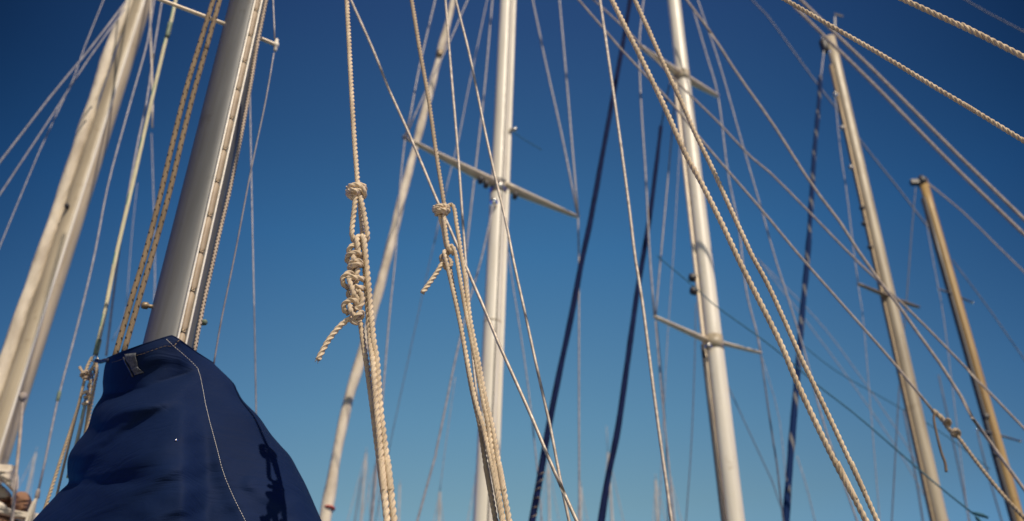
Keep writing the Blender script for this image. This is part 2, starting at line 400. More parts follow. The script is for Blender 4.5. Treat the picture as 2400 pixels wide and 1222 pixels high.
W = [
 # ---- left of the main mast
 ('stay', 'thin steep mauve-grey stay with a dark joint, left of the leftmost mast', [(243, 0), (200, 106), (165, 203), (112, 310), (50, 456), (0, 577)], 4.8, 3.2, 'wire', dict(fit=[(.62, .1, 2.0, 'dark')])),
 ('shroud', 'upper of two slanting grey shrouds running from the leftmost mast to the left edge', [(294, 6), (215, 110), (120, 225), (0, 380)], 4.6, 5.5, 'wire', {}),
 ('shroud', 'lower of two slanting grey shrouds running from the leftmost mast to the left edge', [(292, 22), (200, 150), (110, 290), (0, 456)], 4.7, 4.5, 'wire', {}),
 ('shroud', 'brownish shroud just right of the leftmost mast, ending behind the cream line', [(354, 0), (352, 60), (355, 140), (357, 218), (357, 300)], 4.6, 4.5, 'wire_warm', {}),
 ('shroud', 'second grey shroud right of the leftmost mast, running down behind the green-edged cream line', [(380, 0), (362, 110), (345, 230), (322, 340), (300, 460), (283, 560), (265, 700), (249, 834)], 4.7, 5, 'wire', dict(fit=[(.70, .14, 1.6, 'dark')])),
 ('shroud', 'long grey shroud leaning beside the leftmost mast down to a pale splice at lower left', [(362, 0), (345, 101), (302, 254), (254, 431), (221, 600), (178, 778), (137, 931), (102, 1099), (88, 1160)], 4.4, 5, 'wire', dict(fit=[(.94, .06, 1.7, 'green')])),
 ('stay', 'short pale upright wire between the cream line and the two flecked ropes', [(355, 314), (359, 440), (363, 620), (361, 712), (358, 830)], 7.5, 3, 'wire', {}),
 ('stay', 'faint grey wire leaning just right of the green-edged cream line at left', [(322, 430), (310, 540), (302, 640), (292, 740), (262, 800)], 8, 2.5, 'wire', {}),
 # ---- right of the main mast
 ('shroud', 'grey wire above the right spreader tip of the large grey mast', [(640, 0), (642, 45), (644, 92)], 2.35, 4.5, 'wire', {}),
 ('shroud', 'grey wire below the right spreader tip of the large grey mast', [(642, 125), (622, 240), (589, 396), (550, 600), (520, 745), (500, 860)], 2.4, 4.5, 'wire', dict(Y1=2.6)),
 ('stay', 'upright mauve wire right of the large grey mast that ends behind the navy cover', [(585, 170), (588, 355), (593, 600), (597, 780), (601, 1000)], 3.6, 4, 'wire', {}),
 # ---- centre, sharp wires
 ('wire_rope', 'sharp diagonal wire rope falling from beside the left knotted rope to the bottom centre', [(822, 0), (872, 112), (913, 213), (954, 304), (989, 386), (1025, 472), (1055, 538), (1092, 625), (1143, 743), (1168, 804), (1209, 895), (1250, 987), (1286, 1074), (1326, 1165), (1352, 1222)], 2.35, 6.8, 'wire_warm', dict(Y1=2.1)),
 ('wire_rope', 'beige wire right of the right knotted rope, ending behind its hanging falls', [(1044, 0), (1055, 142), (1073, 355), (1084, 510), (1092, 620), (1100, 720), (1108, 840), (1120, 950)], 2.5, 6, 'wire_warm', {}),
 ('wire_rope', 'mottled beige wire crossing in front of the white mast at centre', [(1068, 0), (1101, 132), (1136, 304), (1162, 421), (1185, 517), (1205, 619), (1229, 727), (1260, 870), (1291, 1007), (1313, 1124), (1334, 1222)], 2.3, 6.3, 'wire_warm', {}),
 ('stay', 'straight bright yellowish wire left of the two long twisted ropes right of centre', [(1406, 0), (1432, 178), (1457, 355), (1477, 507), (1488, 600), (1506, 712), (1524, 854), (1544, 1007), (1562, 1134), (1574, 1222)], 2.9, 7, 'wire_warm', {}),
 # ---- shrouds of the middle mast
 ('shroud', 'steeper blurred shroud rising from the left spreader tip of the centre white mast', [(1020, 0), (984, 152), (959, 285), (950, 322)], 5.6, 5, 'wire', {}),
 ('shroud', 'flatter blurred shroud rising from the centre mast left spreader tip behind the cream furled sail', [(1096, 0), (1055, 96), (989, 233), (951, 322)], 5.8, 4.5, 'wire', {}),
 ('shroud', 'blurred shroud hanging below the centre mast left spreader tip past the cream furled sail', [(949, 328), (938, 431), (927, 600), (914, 727), (899, 905), (886, 1060), (872, 1222)], 5.8, 5, 'wire', {}),
 ('stay', 'blurred grey wire just left of the white mast at centre, from the top edge down', [(1154, 0), (1136, 203), (1119, 355), (1096, 558), (1088, 640)], 7.2, 5, 'wire', {}),
 ('stay', 'faint short blurred wire left of the white mast, topmost end below the frame edge', [(1148, -30), (1131, 51), (1096, 218), (1075, 325), (1045, 446), (1018, 570)], 8.2, 4.5, 'wire', {}),
 ('stay', 'barely visible dark line between the two knotted ropes', [(1022, 550), (1005, 625), (960, 829), (914, 1043), (880, 1222)], 10, 3, 'wire_dark', {}),
 ('shroud', 'left of the two shrouds converging on the right spreader tip of the white mast', [(1248, 0), (1283, 167), (1316, 315), (1353, 500)], 6.6, 5, 'wire', {}),
 ('shroud', 'right of the two shrouds converging on the right spreader tip of the white mast', [(1311, 0), (1327, 178), (1342, 355), (1355, 505)], 6.6, 5, 'wire', {}),
 ('shroud', 'upright shroud dropping from the right spreader tip of the white mast to the bottom edge', [(1355, 512), (1357, 650), (1357, 956), (1358, 1222)], 6.6, 5, 'wire', {}),
 ('shroud', 'slanting lower shroud leaving the white mast below its spreader toward the bottom left', [(1156, 480), (1130, 600), (1097, 717), (1067, 844), (1046, 946), (1016, 1084), (978, 1222)], 6.0, 5.5, 'wire', {}),
 ('stay', 'faint wire branching below the slanting lower shroud of the white mast', [(1067, 885), (1046, 1033), (1031, 1150)], 9, 3, 'wire', {}),
 ('shroud', 'short blurred shroud emerging right of the white mast and fading downward', [(1184, 540), (1199, 650), (1214, 743), (1235, 885), (1255, 1058), (1270, 1222)], 6.8, 3.8, 'wire', {}),
 # ---- shrouds of the white mast right of centre
 ('shroud', 'shroud from the top edge past both left spreader tips of the right white mast', [(1508, 0), (1498, 101), (1503, 254), (1513, 406), (1523, 600), (1534, 742)], 6.6, 5, 'wire', {}),
 ('shroud', 'shroud from under the right white mast upper spreader to its lower left tip', [(1583, 215), (1569, 380), (1548, 610), (1537, 740)], 6.8, 4.5, 'wire', {}),
 ('shroud', 'shroud hanging from the lower left spreader tip of the right white mast to the bottom', [(1536, 753), (1549, 905), (1567, 1083), (1580, 1222)], 6.6, 4.5, 'wire', {}),
 ('shroud', 'faint inner shroud below the lower left spreader tip of the right white mast', [(1538, 750), (1550, 870), (1560, 1010), (1562, 1110), (1566, 1222)], 7.2, 3, 'wire', {}),
 ('stay', 'faint upright wire just left of the right white mast between its two spreaders', [(1594, 330), (1578, 600), (1567, 753), (1558, 915), (1545, 1222)], 8.5, 3.4, 'wire', {}),
 ('shroud', 'shroud crossing the upper right spreader tip of the right white mast', [(1625, 25), (1655, 127), (1683, 228), (1706, 406), (1731, 533), (1748, 676), (1773, 778), (1783, 829)], 6.9, 4.5, 'wire', {}),
 ('shroud', 'dark grey shroud below the lower right spreader tip of the right white mast', [(1783, 829), (1804, 982), (1822, 1100), (1836, 1222)], 6.9, 4, 'wire_dark', {}),
 ('shroud', 'pale shroud right of the right white mast running full height behind the twisted ropes', [(1635, 0), (1685, 147), (1736, 325), (1782, 482), (1815, 600), (1851, 712), (1887, 829), (1927, 982), (1978, 1134), (2009, 1222)], 6.2, 4.2, 'wire', {}),
 ('stay', 'dark thin line hanging from the two black blocks on the right white mast', [(1631, 712), (1628, 850), (1620, 1050), (1608, 1222)], 8.5, 4, 'wire_dark', {}),
 ('stay', 'faint slanting wire at the lower right of the right white mast', [(1697, 885), (1758, 1017), (1810, 1130), (1842, 1222)], 9, 4, 'wire_dark', {}),
 ('stay', 'faint pale wire right of the right white mast between the shrouds, below the lower spreader', [(1784, 832), (1822, 960), (1836, 1060), (1850, 1222)], 10, 3, 'wire', {}),
 # ---- long diagonals
 ('stay', 'blurred diagonal line ending at the lumpy tan splice at lower right', [(1356, 0), (1457, 117), (1579, 248), (1645, 330), (1706, 401), (1787, 495), (1874, 600), (1968, 707), (2080, 834), (2156, 926), (2190, 968)], 3.9, 5.5, 'rope_grey', {}),
 ('stay', 'blurred diagonal line that passes beneath the grey mast spreader and crosses the wooden mast lowest', [(1391, 0), (1462, 65), (1540, 145), (1614, 220), (1685, 289), (1756, 365), (1800, 401), (1891, 492), (1993, 597), (2054, 656), (2115, 712), (2207, 804), (2309, 910), (2402, 1007)], 4.6, 5, 'rope_grey', {}),
 ('stay', 'steepest of the three long blurred diagonals meeting at the grey mast spreader', [(1609, 0), (1665, 76), (1731, 178), (1807, 285), (1901, 431), (1977, 533), (2025, 610), (2095, 702), (2156, 788), (2232, 895), (2288, 992), (2402, 1150)], 4.2, 6.5, 'rope_grey', {}),
 ('stay', 'faint bluish diagonal wire crossing the upper part of the grey mast at right', [(1762, 0), (1800, 40), (1901, 178), (1967, 264), (2028, 345), (2100, 435), (2155, 507), (2195, 558)], 10, 6, 'wire_dark', {}),
 ('stay', 'upper of the two thick blurred lines running from the grey masthead to the right edge', [(1876, 0), (1962, 84), (2054, 172), (2155, 274), (2256, 375), (2400, 515)], 5.2, 8, 'rope_grey', {}),
 ('stay', 'lower of the two thick blurred lines running from the grey masthead to the right edge', [(1860, 15), (1962, 115), (2054, 205), (2155, 309), (2256, 411), (2400, 550)], 5.3, 8, 'rope_grey', {}),
 ('stay', 'faint teal wire crossing the top right corner', [(2262, 0), (2310, 28), (2400, 75)], 8, 5, 'wire_dark', {}),
 ('stay', 'faint brownish blurred line from the wooden masthead toward the right edge', [(2172, 428), (2256, 497), (2330, 570), (2402, 640)], 9, 6, 'rope_grey', {}),
 ('stay', 'faint lower line right of the wooden mast curving to the right edge', [(2232, 610), (2309, 712), (2360, 785), (2402, 845)], 10, 4.5, 'wire_dark', {}),
 ('shroud', 'faint pale shroud left of the grey mast reaching its left spreader tip', [(1951, 150), (1967, 330), (1985, 457), (2000, 583), (2011, 662)], 8, 4, 'wire', {}),
 ('shroud', 'faint pale shroud hanging below the left spreader tip of the grey mast', [(2011, 668), (2017, 710), (2026, 780), (2062, 1222)], 8, 3.4, 'wire', {}),
 ('stay', 'dark upright line hanging from the left side of the wooden masthead', [(2146, 440), (2138, 530), (2131, 620), (2125, 702), (2108, 905), (2090, 1222)], 9, 4.5, 'wire_dark', {}),
 ('shroud', 'pale faint shroud beside the wooden mast reaching its upper left crosstree glint', [(2162, 430), (2170, 510), (2185, 600), (2199, 674), (2215, 770), (2270, 1222)], 9, 3.4, 'wire', {}),
 ('stay', 'dim leaning line right of the grey mast near the bottom', [(2118, 960), (2152, 1150), (2163, 1222)], 13, 7, 'wire_dark', {}),
 ('stay', 'dim line right of the hanging rope tail at lower right', [(2200, 880), (2252, 1120), (2272, 1222)], 14, 6, 'wire_dark', {}),
 ('stay', 'dim line left of the wooden mast foot at the bottom right', [(2290, 1010), (2315, 1110), (2348, 1222)], 14, 6, 'wire_dark', {}),
 ('stay', 'faint pale crossing wire behind the long ropes at lower right', [(1774, 605), (1911, 745), (2000, 860), (2090, 990), (2140, 1070), (2225, 1222)], 12, 3.5, 'wire', {}),
 ('stay', 'faint pale wire beside the crossing wire at lower right', [(1780, 612), (1925, 800), (2040, 960), (2120, 1080), (2200, 1222)], 13, 3.5, 'wire', {}),
 ('stay', 'faint slanting wire between the blue flecked rope and the grey mast foot', [(1868, 1070), (1890, 1140), (1910, 1222)], 12, 4, 'wire', {}),
 ('cord', 'faint thin teal cord crossing the grey mast and ending beside the wooden mast', [(1870, 800), (1960, 870), (2090, 945), (2200, 1010), (2320, 1100)], 8, 3.5, 'teal', {}),
]
cats = {'stay': 'stay wire', 'shroud': 'shroud', 'wire_rope': 'wire rope', 'cord': 'cord'}
for name, label, pts, Y, w, mat, kw in W:
    line(name, label, cats[name], pts, Y, w, mat, **kw)

# ================================================================ LONG TWISTED ROPES (right half)
def twisted(label, pts, Y, w, mat='rope', Y1=None, w1=None, name='twisted_rope', ext=1.6):
    e0, e1 = auto_ext(pts, ext)
    if Y < 1.7: e0 = min(e0, .6)
    mb = MB(); laid(mb, px_path(pts, Y, Y1, w, w1, e0, e1))
    return tag(mb.build(name, mat), label, 'rope')
twisted('left and thicker of the two long twisted ropes sweeping down to the right', [(1434, 0), (1472, 76), (1503, 137), (1554, 243), (1604, 355), (1645, 431), (1696, 533), (1732, 610), (1773, 692), (1829, 804), (1866, 892), (1917, 1002), (1968, 1104), (2004, 1170), (2030, 1222)], 1.75, 12.5, Y1=1.95, w1=15.5)
twisted('right and thinner of the two long twisted ropes sweeping down to the right', [(1488, 0), (1518, 66), (1554, 147), (1599, 243), (1630, 314), (1670, 396), (1711, 487), (1746, 563), (1763, 600), (1799, 666), (1839, 753), (1875, 834), (1902, 890), (1948, 987), (1988, 1073), (2024, 1150), (2056, 1222)], 1.85, 11, Y1=2.05, w1=13)
twisted('long twisted rope descending across the grey masthead to the right edge', [(1841, 0), (1947, 61), (2054, 122), (2175, 195), (2282, 259), (2400, 331)], 1.62, 11, w1=12)
twisted('thick twisted rope cutting the top right corner', [(2119, 0), (2206, 40), (2307, 87), (2400, 134)], 1.35, 13.5, w1=14.5)

# ================================================================ LEFT KNOTTED ROPE
YK = 1.74
root = thing('knotted_rope', 'cream twisted rope with a round knot, a loop and a chain of hitches below', 'rope', P(838, 426, YK))
mb = MB(); laid(mb, px_path([(813, 0), (822, 178), (829, 304), (836, 400), (839, 440)], YK, None, 11.5, 12.5, 1.0, 0)); mb.build('rope_fall', 'rope', root)
def coil(cx, cy, rx, ry, turns, rise, a0=0, Yc=YK, n=14, dep=None):
    pts = []; m = int(n * turns)
    dep = dep or rx / F * Yc * 1.3
    for i in range(m + 1):
        a = a0 + 2 * math.pi * i / n
        pts.append((cx + rx * math.cos(a), cy + ry * math.sin(a) + rise * i / n, -dep * math.sin(a)))
    return pts
def lay_px(mb, pts, w, Y=YK): laid(mb, px_path(pts, Y, None, w, w * 1.01))
mb = MB()
lay_px(mb, coil(835.5, 440, 19.5, -7.5, 1.15, 4, .3), 13)
lay_px(mb, coil(834, 449, 19, -7, 1.2, 5, 2.4), 13)
lay_px(mb, coil(831, 458, 13, -5, 1.0, 2, 2.2), 11)
lay_px(mb, [(818, 442, -.012), (822, 436, -.02), (832, 434, -.024), (843, 436, -.022), (852, 446, -.015), (855, 457, -.004), (851, 463, .004)], 12.5)
lay_px(mb, [(816, 452, -.004), (820, 447, -.018), (828, 446, -.026), (837, 450, -.018), (842, 456, -.006)], 12.5)
lay_px(mb, [(815, 447, .004), (817, 459, 0), (825, 465, -.004), (832, 467, .004)], 10.5)
mb.build('knot', 'rope', root)
mb = MB()
lay_px(mb, [(836, 448, 0), (833, 462, -.010), (831, 485, -.010), (828, 510, -.008), (825, 540, -.006), (826, 556, -.002), (832, 568, .006), (842, 572, .012), (854, 569, .008), (861, 558, 0), (860, 540, -.004), (855, 510, -.006), (850, 485, -.008), (845, 465, -.008), (840, 450, 0)], 13)
lay_px(mb, [(844, 470, .010), (845, 500, .012), (848, 530, .014), (851, 560, .014)], 10.5)
lay_px(mb, [(842, 470, .014), (844, 500, .018), (847, 530, .02), (848, 560, .02)], 9)
mb.build('loop', 'rope', root)
mb = MB()   # the hitches
kp = [
 [(852, 585, .010), (850, 567, .004), (846, 558, .002), (841, 555, 0), (837, 560, -.008), (838, 575, -.010), (839, 590, -.006), (838, 606, 0)],
 [(845, 580, .008), (834, 576, -.002), (823, 578, -.004), (818, 588, 0), (822, 597, .008), (836, 598, .012)],
 [(842, 604, .004), (843, 597, -.006), (836, 593, -.014), (825, 594, -.016), (815, 601, -.010), (814, 611, -.002), (820, 617, .006), (834, 615, .010)],
 [(829, 602, -.014), (829, 610, -.018), (834, 618, -.010)],
 [(846, 625, .004), (847, 617, -.006), (840, 612, -.014), (830, 613, -.016), (821, 620, -.012), (820, 630, -.004), (828, 635, .004), (840, 632, .008)],
 [(822, 628, -.008), (830, 622, -.018), (841, 620, -.014), (847, 624, -.004)],
 [(836, 615, 0), (838, 630, -.006), (836, 648, -.006), (834, 665, .002)],
 [(832, 646, 0), (822, 640, -.012), (812, 643, -.016), (804, 652, -.014), (803, 662, -.010), (809, 671, -.004), (817, 676, .004)],
 [(814, 652, -.016), (824, 649, -.020), (836, 652, -.016), (848, 654, -.008), (852, 656, .004)],
 [(818, 652, -.016), (820, 662, -.020), (825, 676, -.020), (829, 690, -.018), (836, 700, -.012), (841, 712, -.004)],
 [(828, 672, -.006), (838, 673, -.012), (848, 676, -.008), (852, 678, .004)],
 [(836, 682, -.008), (845, 687, -.012), (849, 698, -.012), (848, 712, -.012), (843, 721, -.012), (832, 725, -.012)],
 [(817, 684, 0), (818, 694, -.002), (826, 700, .006), (838, 698, .010)],
 [(838, 715, -.010), (833, 706, -.016), (822, 704, -.018), (810, 710, -.016), (805, 720, -.012), (809, 730, -.006), (816, 735, .004)],
 [(820, 716, -.016), (822, 728, -.022), (828, 738, -.020), (836, 744, -.010)],
 [(826, 752, -.006), (832, 744, -.016), (841, 737, -.018), (848, 732, -.012), (849, 740, -.004), (843, 748, .004)],
 [(822, 745, -.004), (828, 755, -.010), (836, 757, -.008), (843, 750, -.004)],
]
lay_px(mb, [(843, 566, .020), (836, 590, .014), (832, 612, .012), (834, 635, .012), (826, 655, .010), (828, 680, .012), (838, 700, .012), (830, 722, .010), (828, 745, .008)], 15)
for q in kp: lay_px(mb, q, 13.6)
mb.build('hitches', 'rope', root)
mb = MB(); lay_px(mb, [(830, 742, 0), (819, 748, -.004), (800, 762, -.006), (782, 782, -.006), (765, 806, -.006), (745, 844, -.004)], 14)
for k in range(7):
    a_ = random.uniform(0, 6.28); e_ = P(744, 845, YK) + Vector((math.cos(a_) * .003, math.sin(a_) * .003, 0)); v_ = (P(736, 862, YK) - P(745, 844, YK)).normalized() + Vector((random.uniform(-.5, .5), random.uniform(-.5, .5), random.uniform(-.5, .5)))
    sweep(mb, [(e_, .0009), (e_ + v_ * random.uniform(.002, .005), .0004)], circ(5), .004)
mb.build('tail', 'rope', root)
mb = MB(); laid(mb, px_path([(838, 740, .006), (844, 750), (851, 800), (859, 850), (866, 900), (874, 960), (880, 1010), (889, 1080), (897, 1140), (908, 1222)], YK + .02, None, 13.5, 16.5, 0, 1.5)); mb.build('rope_fall', 'rope', root)
mb = MB(); laid(mb, px_path([(843, 562, .012), (847, 555, .004), (852, 557, -.008), (855, 575, -.008), (857, 600, -.006), (863, 660), (870, 740), (876, 800), (884, 850), (891, 950), (903, 1050), (916, 1150), (924, 1222)], YK, None, 14, 17.5, 0, 1.5)); mb.build('rope_fall', 'rope', root)
mb = MB(); laid(mb, px_path([(853, 575, .016), (856, 640, .012), (862, 720, .012), (868, 800, .008), (874, 850, .002), (882, 950), (891, 1050), (900, 1150), (907, 1222)], YK - .005, None, 13, 17.5, 0, 1.5)); mb.build('rope_fall', 'rope', root)

# ================================================================ RIGHT KNOTTED ROPE
YR = 2.0
root = thing('knotted_rope', 'cream twisted rope with a small coiled knot and four falls, left of the white mast', 'rope', P(1041, 477, YR))
mb = MB(); laid(mb, px_path([(965, 0), (984, 117), (1004, 228), (1022, 355), (1037, 452), (1042, 482)], YR, None, 10, 10.5, 2.2, 0)); mb.build('rope_fall', 'rope_warm', root)
mb = MB()
for cy, a0, rx in ((486, .2, 16.5), (493, 1.9, 17), (499, 3.2, 12)):
    laid(mb, px_path(coil(1034, cy, rx, -4.5, 1.1, 3, a0, YR), YR, None, 10.5, 10.6))
laid(mb, px_path([(1018, 496, -.01), (1026, 485, -.022), (1038, 482, -.02), (1048, 487, -.01)], YR, None, 9, 9.1))
mb.build('knot', 'rope', root)
mb = MB(); laid(mb, px_path([(1046, 487, -.006), (1054, 481), (1061, 482), (1066, 495), (1070, 525), (1076, 560), (1082, 600), (1089, 640), (1095, 690), (1103, 755), (1118, 830), (1131, 900), (1141, 950), (1154, 1000), (1168, 1080), (1181, 1150), (1194, 1222)], YR, None, 10, 14.5, 0, 1.5)); mb.build('rope_fall', 'rope', root)
mb = MB()
laid(mb, px_path([(1039, 497, 0), (1042, 520, -.004), (1046, 555, -.004), (1051, 580, -.006), (1058, 590, 0), (1062, 596, .01)], YR, None, 10.5, 11))
laid(mb, px_path([(1030, 500, 0), (1033, 518, .004), (1038, 535, .008), (1042, 560, .012), (1046, 580, .012)], YR, None, 9.5, 9.5))
mb.build('loop', 'rope', root)
mb = MB(); laid(mb, px_path([(1053, 598, .014), (1045, 590, .006), (1041, 592, -.01), (1044, 606, -.012), (1050, 632, -.006), (1058, 665), (1066, 700), (1079, 760), (1092, 830), (1105, 900), (1117, 950), (1133, 1005), (1150, 1080), (1164, 1150), (1177, 1222)], YR, None, 10, 14, 0, 1.5)); mb.build('rope_fall', 'rope', root)
mb = MB(); laid(mb, px_path([(1046, 600, .01), (1049, 582, .004), (1057, 576, -.004), (1065, 586, -.004), (1071, 610), (1076, 640), (1083, 680), (1092, 730), (1104, 790), (1116, 850), (1128, 915), (1142, 985), (1156, 1080), (1167, 1150), (1180, 1222)], YR, None, 10, 14, 0, 1.5)); mb.build('rope_fall', 'rope', root)
mb = MB(); laid(mb, px_path([(1056, 630, .016), (1061, 665, .012), (1068, 700, .01), (1079, 757, .01), (1091, 830, .01), (1103, 900, .008), (1114, 950, .004), (1125, 1000), (1137, 1080), (1149, 1150), (1162, 1222)], YR + .02, None, 9.5, 13.5, 0, 1.5)); mb.build('rope_fall', 'rope_warm', root)
mb = MB()
for q in ([(1050, 606, .008), (1042, 598, .002), (1034, 603, -.002), (1035, 612, .002), (1045, 616, .008)], [(1054, 608, .004), (1058, 618, -.002), (1052, 626, -.004), (1042, 624, 0), (1038, 614, .004)], [(1040, 622, .002), (1046, 629, -.002), (1056, 626, .004)]):
    laid(mb, px_path(q, YR, None, 10.5, 10.5))
mb.build('hitches', 'rope_warm', root)
mb = MB(); laid(mb, px_path([(1042, 612, .002), (1034, 622, -.002), (1022, 642), (1008, 662), (990, 687)], YR, None, 12, 12.5)); mb.build('tail', 'rope', root)

# ================================================================ MAIN MAST
YM = 2.40
B0 = P(397, 800, YM); T0 = P(584, 0, YM)
dirm = (T0 - B0).normalized()
mroot = thing('mast', 'large bare aluminium mast rising out of the navy sail cover, with a riveted sail track', 'mast', B0 - dirm * 1.9)
A, Bq = .098, .066; ang = R(39) - R(90)      # long axis toward the track
nn = Vector((math.cos(ang), math.sin(ang), 0)); tt = Vector((-nn.y, nn.x, 0))
base = B0 - dirm * 2.2; topm = B0 + dirm * 7.5
mb = MB(); prism(mb, oval(A, Bq, 64), base, topm, ang, segs=30); mb.build('mast_tube', 'alu', mroot)
def at_h(h, off, side=0): return B0 + dirm * h + nn * (A + off) + tt * side
mb = MB()
for s in (-1, 1):
    c0, c1 = at_h(-.3, .004, s * .0125), at_h(7.4, .004, s * .0125)
    box(mb, (c0 + c1) / 2, nn * .009, tt * .0024, (c1 - c0) / 2)
tr = mb.build('sail_track', 'alu_bright', mroot)
mb = MB(); c0, c1 = at_h(-.3, -.002), at_h(7.4, -.002); box(mb, (c0 + c1) / 2, nn * .005, tt * .0128, (c1 - c0) / 2); mb.build('track_bed', 'dark', mroot)
SP = .142; rv = None
for k in range(-1, 28):
    h = -.02 + k * SP
    q = MB(); c = at_h(h + SP / 2, .004)
    L_ = SP / 2 - .006
    prof = [(.004 * math.cos(t) if False else 0, 0) for t in ()]
    # rounded strip
    vs = []; fs = []; nseg = 7; rows = [(-1, .6), (-.86, 1), (.86, 1), (1, .6)]
    for zz, kk in rows:
        for j in range(nseg):
            a = math.pi * j / (nseg - 1); vs.append(c + dirm * (L_ * zz) + tt * (math.cos(a) * .0092 * kk) + nn * (math.sin(a) * .0065 * kk))
    for i in range(3):
        for j in range(nseg - 1): fs.append([i * nseg + j, i * nseg + j + 1, (i + 1) * nseg + j + 1, (i + 1) * nseg + j])
    q.add(vs, fs)
    if k < 20: q.build('sail_slide', 'slug', mroot)
    if rv is None:
        q = MB(); lathe(q, at_h(h, .004), nn, [(0, .0068), (.005, .0066), (.0068, .0048), (.0068, .0018), (.0045, .0015)], 14)
        rv = q.build('rivet', 'brass', mroot); r0 = Vector(rv.location); h0 = h
    elif k < 20:
        o = rv.copy(); col.objects.link(o); o.parent = mroot; o.location = r0 + dirm * (h - h0)
# cleat left, knob right
mb = MB(); c = P(366, 722, YM - .02); lathe(mb, c + Vector((.012, 0, 0)), Vector((-1, -.2, .05)), [(0, .011), (.012, .009), (.014, .006), (.034, .0055), (.036, .0105), (.05, .0105), (.054, .007)]); mb.build('mast_bolt', 'brass', mroot)
mb = MB(); c = P(462, 757, YM + .02); lathe(mb, c, Vector((1, -.1, 0)), [(0, .005), (.012, .0045), (.013, .009), (.026, .009), (.03, .005)]); mb.build('mast_bolt', 'green', mroot)
def spreader(mb, pts, z, w0, w1, flat=.45):
    pp = [PZ(x, y, z) for x, y in pts]
    vs = []; fs = []; n = 12; m = len(pp)
    for i, p in enumerate(pp):
        a = (pp[min(m - 1, i + 1)] - pp[max(0, i - 1)]).normalized(); side = a.cross(Vector((0, 0, 1))).normalized()
        r = rad(w0 + (w1 - w0) * i / (m - 1), p)
        for k in range(n):
            th = 2 * math.pi * k / n; vs.append(p + side * math.cos(th) * r + Vector((0, 0, 1)) * math.sin(th) * r * flat)
    for i in range(m - 1):
        for k in range(n): k2 = (k + 1) % n; fs.append([i * n + k, i * n + k2, (i + 1) * n + k2, (i + 1) * n + k])
    fs.append(list(range(n))[::-1]); fs.append([(m - 1) * n + k for k in range(n)])
    mb.add(vs, fs)
def lerp_pts(a, b, n=6): return [(a[0] + (b[0] - a[0]) * i / n, a[1] + (b[1] - a[1]) * i / n) for i in range(n + 1)]
zs = P(565, 72, YM).z
mb = MB(); spreader(mb, lerp_pts((540, 62), (340, -14)), zs, 10, 9, .9); mb.build('spreader', 'spreader', mroot)
mb = MB(); spreader(mb, lerp_pts((585, 80), (652, 108)), zs, 10, 10, .9); sp = mb.build('spreader', 'spreader', mroot)
tipv = PZ(648, 106, zs)
mb = MB(); lathe(mb, tipv - Vector((0, 0, .035)), Vector((-.05, 0, 1)), [(0, .004), (.004, .0075), (.024, .0075), (.026, .011), (.044, .011), (.046, .0072), (.066, .0072), (.07, .004)]); mb.build('spreader_tip', 'mast_white', sp)

# running lines on the mast
def braid(label, pts, Y, w, mat, w1=None, name='halyard', Y1=None):
    e0, e1 = auto_ext(pts, 3)
    mb = MB(); path = px_path(pts, Y, Y1, w, w1, e0, e1)
    sweep(mb, path, circ(14), step=.03)
    return tag(mb.build(name, mat), label, 'rope')
braid('left of the two beige flecked halyards running up beside the large grey mast', [(500, 0), (441, 193), (406, 330), (370, 482), (339, 600), (308, 702), (268, 840)], 2.28, 10.5, 'fleck', 13)
braid('right of the two beige flecked halyards running up beside the large grey mast', [(515, 0), (487, 101), (454, 218), (426, 330), (401, 436), (375, 533), (356, 600), (326, 702), (289, 830)], 2.28, 10.5, 'fleck', 13)
braid('cream halyard with black ticks hugging the right edge of the large grey mast', [(624, 0), (603, 105), (589, 190), (565, 320), (540, 440), (515, 545), (497, 625), (480, 700), (466, 770), (455, 830)], 2.36, 8, 'tick', 9.5)

# green-edged cream line + its tackle
root = thing('halyard', 'pale cream line with green edges left of the flecked ropes, ending in a shackle', 'rope', P(224, 830, 3.0))
mb = MB(); path = px_path([(412, 0), (400, 55), (393, 76), (355, 238), (317, 406), (272, 600), (249, 717), (231, 800), (226, 826)], 3.0, None, 8.5, 10, 3, 0); sweep(mb, path, circ(12), step=.03); mb.build('line', 'green_rope', root)
mb = MB(); sweep(mb, px_path([(399, 55), (391, 88)], 2.995, None, 11, 10), circ(12), .02); mb.build('sleeve', 'green', root)
mb = MB(); sweep(mb, px_path([(232, 798), (224, 832)], 2.995, None, 13, 12), circ(12), .02); mb.build('sleeve', 'green', root)
root = thing('rope_tackle', 'tan ropes knotted to a dark shackle left of the navy cover', 'tackle', P(222, 838, 2.9))
YT = 2.9
def plain(mb, pts, w, Y=YT, w1=None): laid(mb, px_path(pts, Y, None, w, w1 or w * 1.01, *auto_ext(pts, .5)))
mb = MB(); sweep(mb, px_path([(222, 832), (229, 840), (226, 850), (217, 846), (218, 836), (223, 832)], YT, None, 4, 4), circ(8), .006); mb.build('shackle_ring', 'steel', root)
mb = MB()
plain(mb, [(216, 838), (208, 852), (202, 868), (199, 880)], 8)
plain(mb, [(228, 842), (219, 860), (208, 874), (200, 882)], 8)
mb.build('loop', 'rope_warm', root)
mb = MB()
plain(mb, [(206, 870, -.01), (196, 873, -.02), (190, 880, -.01), (198, 886, .01), (208, 882, .01), (208, 874, -.01)], 8)
plain(mb, [(199, 880, -.01), (192, 870, -.01), (187, 861)], 7)
plain(mb, [(195, 888, -.01), (203, 884, -.02), (206, 890, 0)], 7)
mb.build('knot', 'rope_warm', root)
